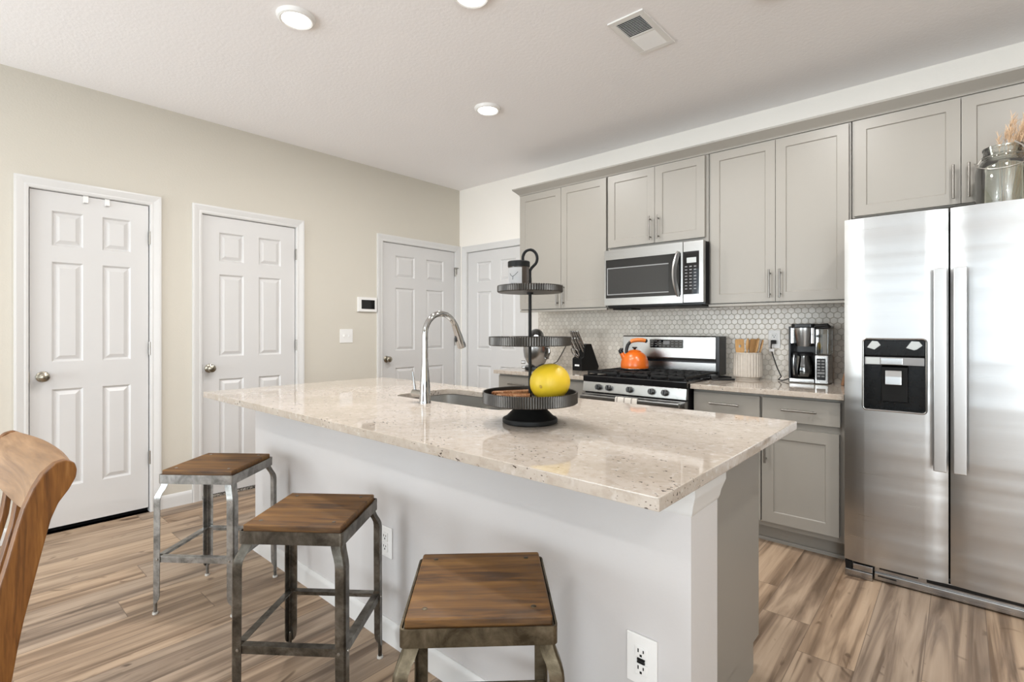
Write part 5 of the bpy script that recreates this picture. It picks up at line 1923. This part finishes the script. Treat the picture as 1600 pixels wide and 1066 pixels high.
def angle_leg(sx, sy):
    """bent angle-iron leg: L section swept down with a kick outwards under the seat frame"""
    st_ = [(0.1590, H_S - 0.022, 0.034), (0.1590, H_S - 0.052, 0.034), (0.1600, H_S - 0.062, 0.034), (0.1650, H_S - 0.078, 0.033), (0.1720, H_S - 0.094, 0.032), (0.1765, H_S - 0.108, 0.032), (0.1780, H_S - 0.122, 0.032),
           (0.1785, 0.30, 0.032), (0.1790, 0.085, 0.031), (0.1790, 0.066, 0.028), (0.1790, 0.054, 0.021), (0.1790, 0.046, 0.010)]
    t_ = bmesh.new()
    th, ch = 0.003, 0.005
    rings = []
    for off, z, fl in st_:
        o_ = off
        sec = [(o_ - fl, o_), (o_ - ch, o_), (o_, o_ - ch), (o_, o_ - fl), (o_ - th, o_ - fl), (o_ - th, o_ - ch - th * .5), (o_ - ch - th * .5, o_ - th), (o_ - fl, o_ - th)]
        rings.append([t_.verts.new((sx * p[0], sy * p[1], z)) for p in sec])
    n = len(rings[0])
    for a, c in zip(rings, rings[1:]):
        for k in range(n):
            j = (k + 1) % n
            t_.faces.new((a[k], a[j], c[j], c[k]))
    t_.faces.new(rings[0])
    t_.faces.new(rings[-1])
    bmesh.ops.recalc_face_normals(t_, faces=t_.faces)
    b_ = B()
    b_._merge(t_)
    return b_


for sx in (-1, 1):
    for sy in (-1, 1):
        lg = obj('leg', angle_leg(sx, sy), M['stool_metal'], t, local=True)
        c = 0.1715
        b = B()
        b.lathe([(0, 0.008), (0.007, 0.008), (0.007, 0.080), (0.004, 0.086), (0, 0.086)], (sx * c, sy * c, 0), 14)
        obj('foot_rod', b, M['stool_metal'], lg, local=True)
        b = B()
        b.lathe([(0, 0), (0.0105, 0), (0.0115, 0.003), (0.0105, 0.009), (0, 0.009)], (sx * c, sy * c, 0), 16)
        obj('foot_glide', b, M['glide'], lg, local=True)
zs0, zs1 = 0.222, 0.247
for k in range(4):
    a = k * math.pi / 2
    mt = Matrix.Rotation(a, 4, 'Z')
    b = B()
    b.box(-0.172, -0.1752, zs0, 0.172, -0.1722, zs1, 0.0005, mat=mt)
    b.box(-0.150, -0.1735, zs1 - 0.003, 0.150, -0.150, zs1, 0.0005, mat=mt)
    sr = obj('stretcher', b, M['stool_metal'], t, local=True)
    for s in (-1, 1):
        b = B()
        b.lathe([(0, 0), (0.005, 0), (0.0045, 0.002), (0, 0.003)], (0, 0, 0), 12, mt @ Matrix.Translation((s * 0.158, -0.1788, (zs0 + zs1) / 2)) @ Matrix.Rotation(math.radians(90), 4, 'X'))
        obj('bolt', b, M['nickel'], sr, local=True)
place = [(-0.867, 0.867, 44.0, None), (-1.642, 0.848, 38.0, 'wooden-topped metal bar stool in the middle of the row of three'),
         (-2.552, 0.862, 38.5, 'farthest wooden-topped bar stool with its metal coloured paler for reflected light, nearest the white doors')]
for x, y, a, lb in place:
    o = stool if lb is None else copy_tree(stool)
    o.location = (x, y, 0)
    o.rotation_euler = (0, 0, math.radians(a))
    if lb:
        o['label'] = lb
        mm = M['stool_metal_half_lit'] if x > -2 else M['stool_metal_lit']
        for c in o.children_recursive:
            if c.type == 'MESH' and c.material_slots and c.material_slots[0].material == M['stool_metal']:
                c.material_slots[0].link = 'OBJECT'
                c.material_slots[0].material = mm

# ------------------------------------------------------------------ dining chair
t = thing('dining_chair', 'golden oak dining chair with curved back at the left edge', 'chair', (0, 0, 0))
CW = 0.455
# profile of a back post in (y, z): y grows towards the sitter
front = [(0.150, 0.30), (0.145, 0.46), (0.128, 0.60), (0.112, 0.70), (0.095, 0.77), (0.083, 0.816), (0.077, 0.842), (0.069, 0.878), (0.061, 0.910), (0.049, 0.941), (0.037, 0.963), (0.020, 0.979), (0.005, 0.982)]
back = [(-0.007, 0.975), (-0.0105, 0.962), (-0.009, 0.948), (0.001, 0.928), (0.015, 0.908), (0.025, 0.882), (0.037, 0.828), (0.049, 0.771), (0.060, 0.719), (0.068, 0.671), (0.078, 0.60), (0.100, 0.46), (0.108, 0.30)]
foot_f, foot_b = [(0.125, 0.0)], [(0.085, 0.0)]
poly = foot_f + front + back + foot_b
TH = 0.022
for x0 in (0.0, CW - TH):
    obj('back_post', B().prism(poly, x0, x0 + TH, 'x', 0.0035), M['oak'], t, local=True)
# crest rail between the posts, curved, following the posts' top
t_ = bmesh.new()
rows = []
N = 17
for k in range(N):
    f = k / (N - 1)
    x = TH - 0.004 + (CW - 2 * TH + 0.008) * f
    bow = -0.016 * math.sin(math.pi * f)
    drop = 0.036 * math.sin(math.pi * f) ** 0.8
    sec = [(0.058, 0.912 - drop), (0.052, 0.930), (0.042, 0.953), (0.027, 0.971), (0.012, 0.979), (0.002, 0.980), (-0.006, 0.972), (0.000, 0.958), (0.012, 0.943), (0.022, 0.925), (0.034, 0.908 - drop)]
    rows.append([t_.verts.new((x, y + bow, z)) for y, z in sec])
n = len(rows[0])
for a, c in zip(rows, rows[1:]):
    for k in range(n):
        j = (k + 1) % n
        t_.faces.new((a[k], a[j], c[j], c[k]))
t_.faces.new(rows[0])
t_.faces.new(rows[-1])
bmesh.ops.recalc_face_normals(t_, faces=t_.faces)
b = B()
b._merge(t_)
obj('crest_rail', b, M['oak_x'], t, local=True)
for k in range(5):
    x = 0.055 + k * (CW - 0.11) / 4
    bow = -0.016 * math.sin(math.pi * x / CW)
    b = B()
    pl_ = [(0.132, 0.44), (0.115, 0.56), (0.098, 0.66), (0.075, 0.76), (0.058, 0.83), (0.050, 0.89), (0.040, 0.89), (0.047, 0.83), (0.064, 0.76), (0.087, 0.66), (0.104, 0.56), (0.121, 0.44)]
    b.prism([(y + bow, z) for y, z in pl_], x - 0.016, x + 0.016, 'x', 0.003)
    obj('back_slat', b, M['oak'], t, local=True)
obj('seat', B().prism(rrect(0.004, 0.10, CW - 0.004, 0.53, 0.04), 0.428, 0.456, 'z', 0.008), M['oak_x'], t, local=True)
for x in (0.035, CW - 0.035):
    obj('leg', B().tube([(x, 0.485, 0.43), (x, 0.485, 0.30), (x, 0.490, 0.0)], [0.021, 0.021, 0.015], 16), M['oak'], t, local=True)
obj('seat_apron', B().box(0.025, 0.13, 0.365, 0.045, 0.48, 0.43, 0.003).box(CW - 0.045, 0.13, 0.365, CW - 0.025, 0.48, 0.43, 0.003).box(0.025, 0.465, 0.365, CW - 0.025, 0.485, 0.43, 0.003), M['oak'], t, local=True)
t.location = (-1.1945, 0.1593, 0)
t.rotation_euler = (0, 0, math.atan2(-0.0796, -0.997))
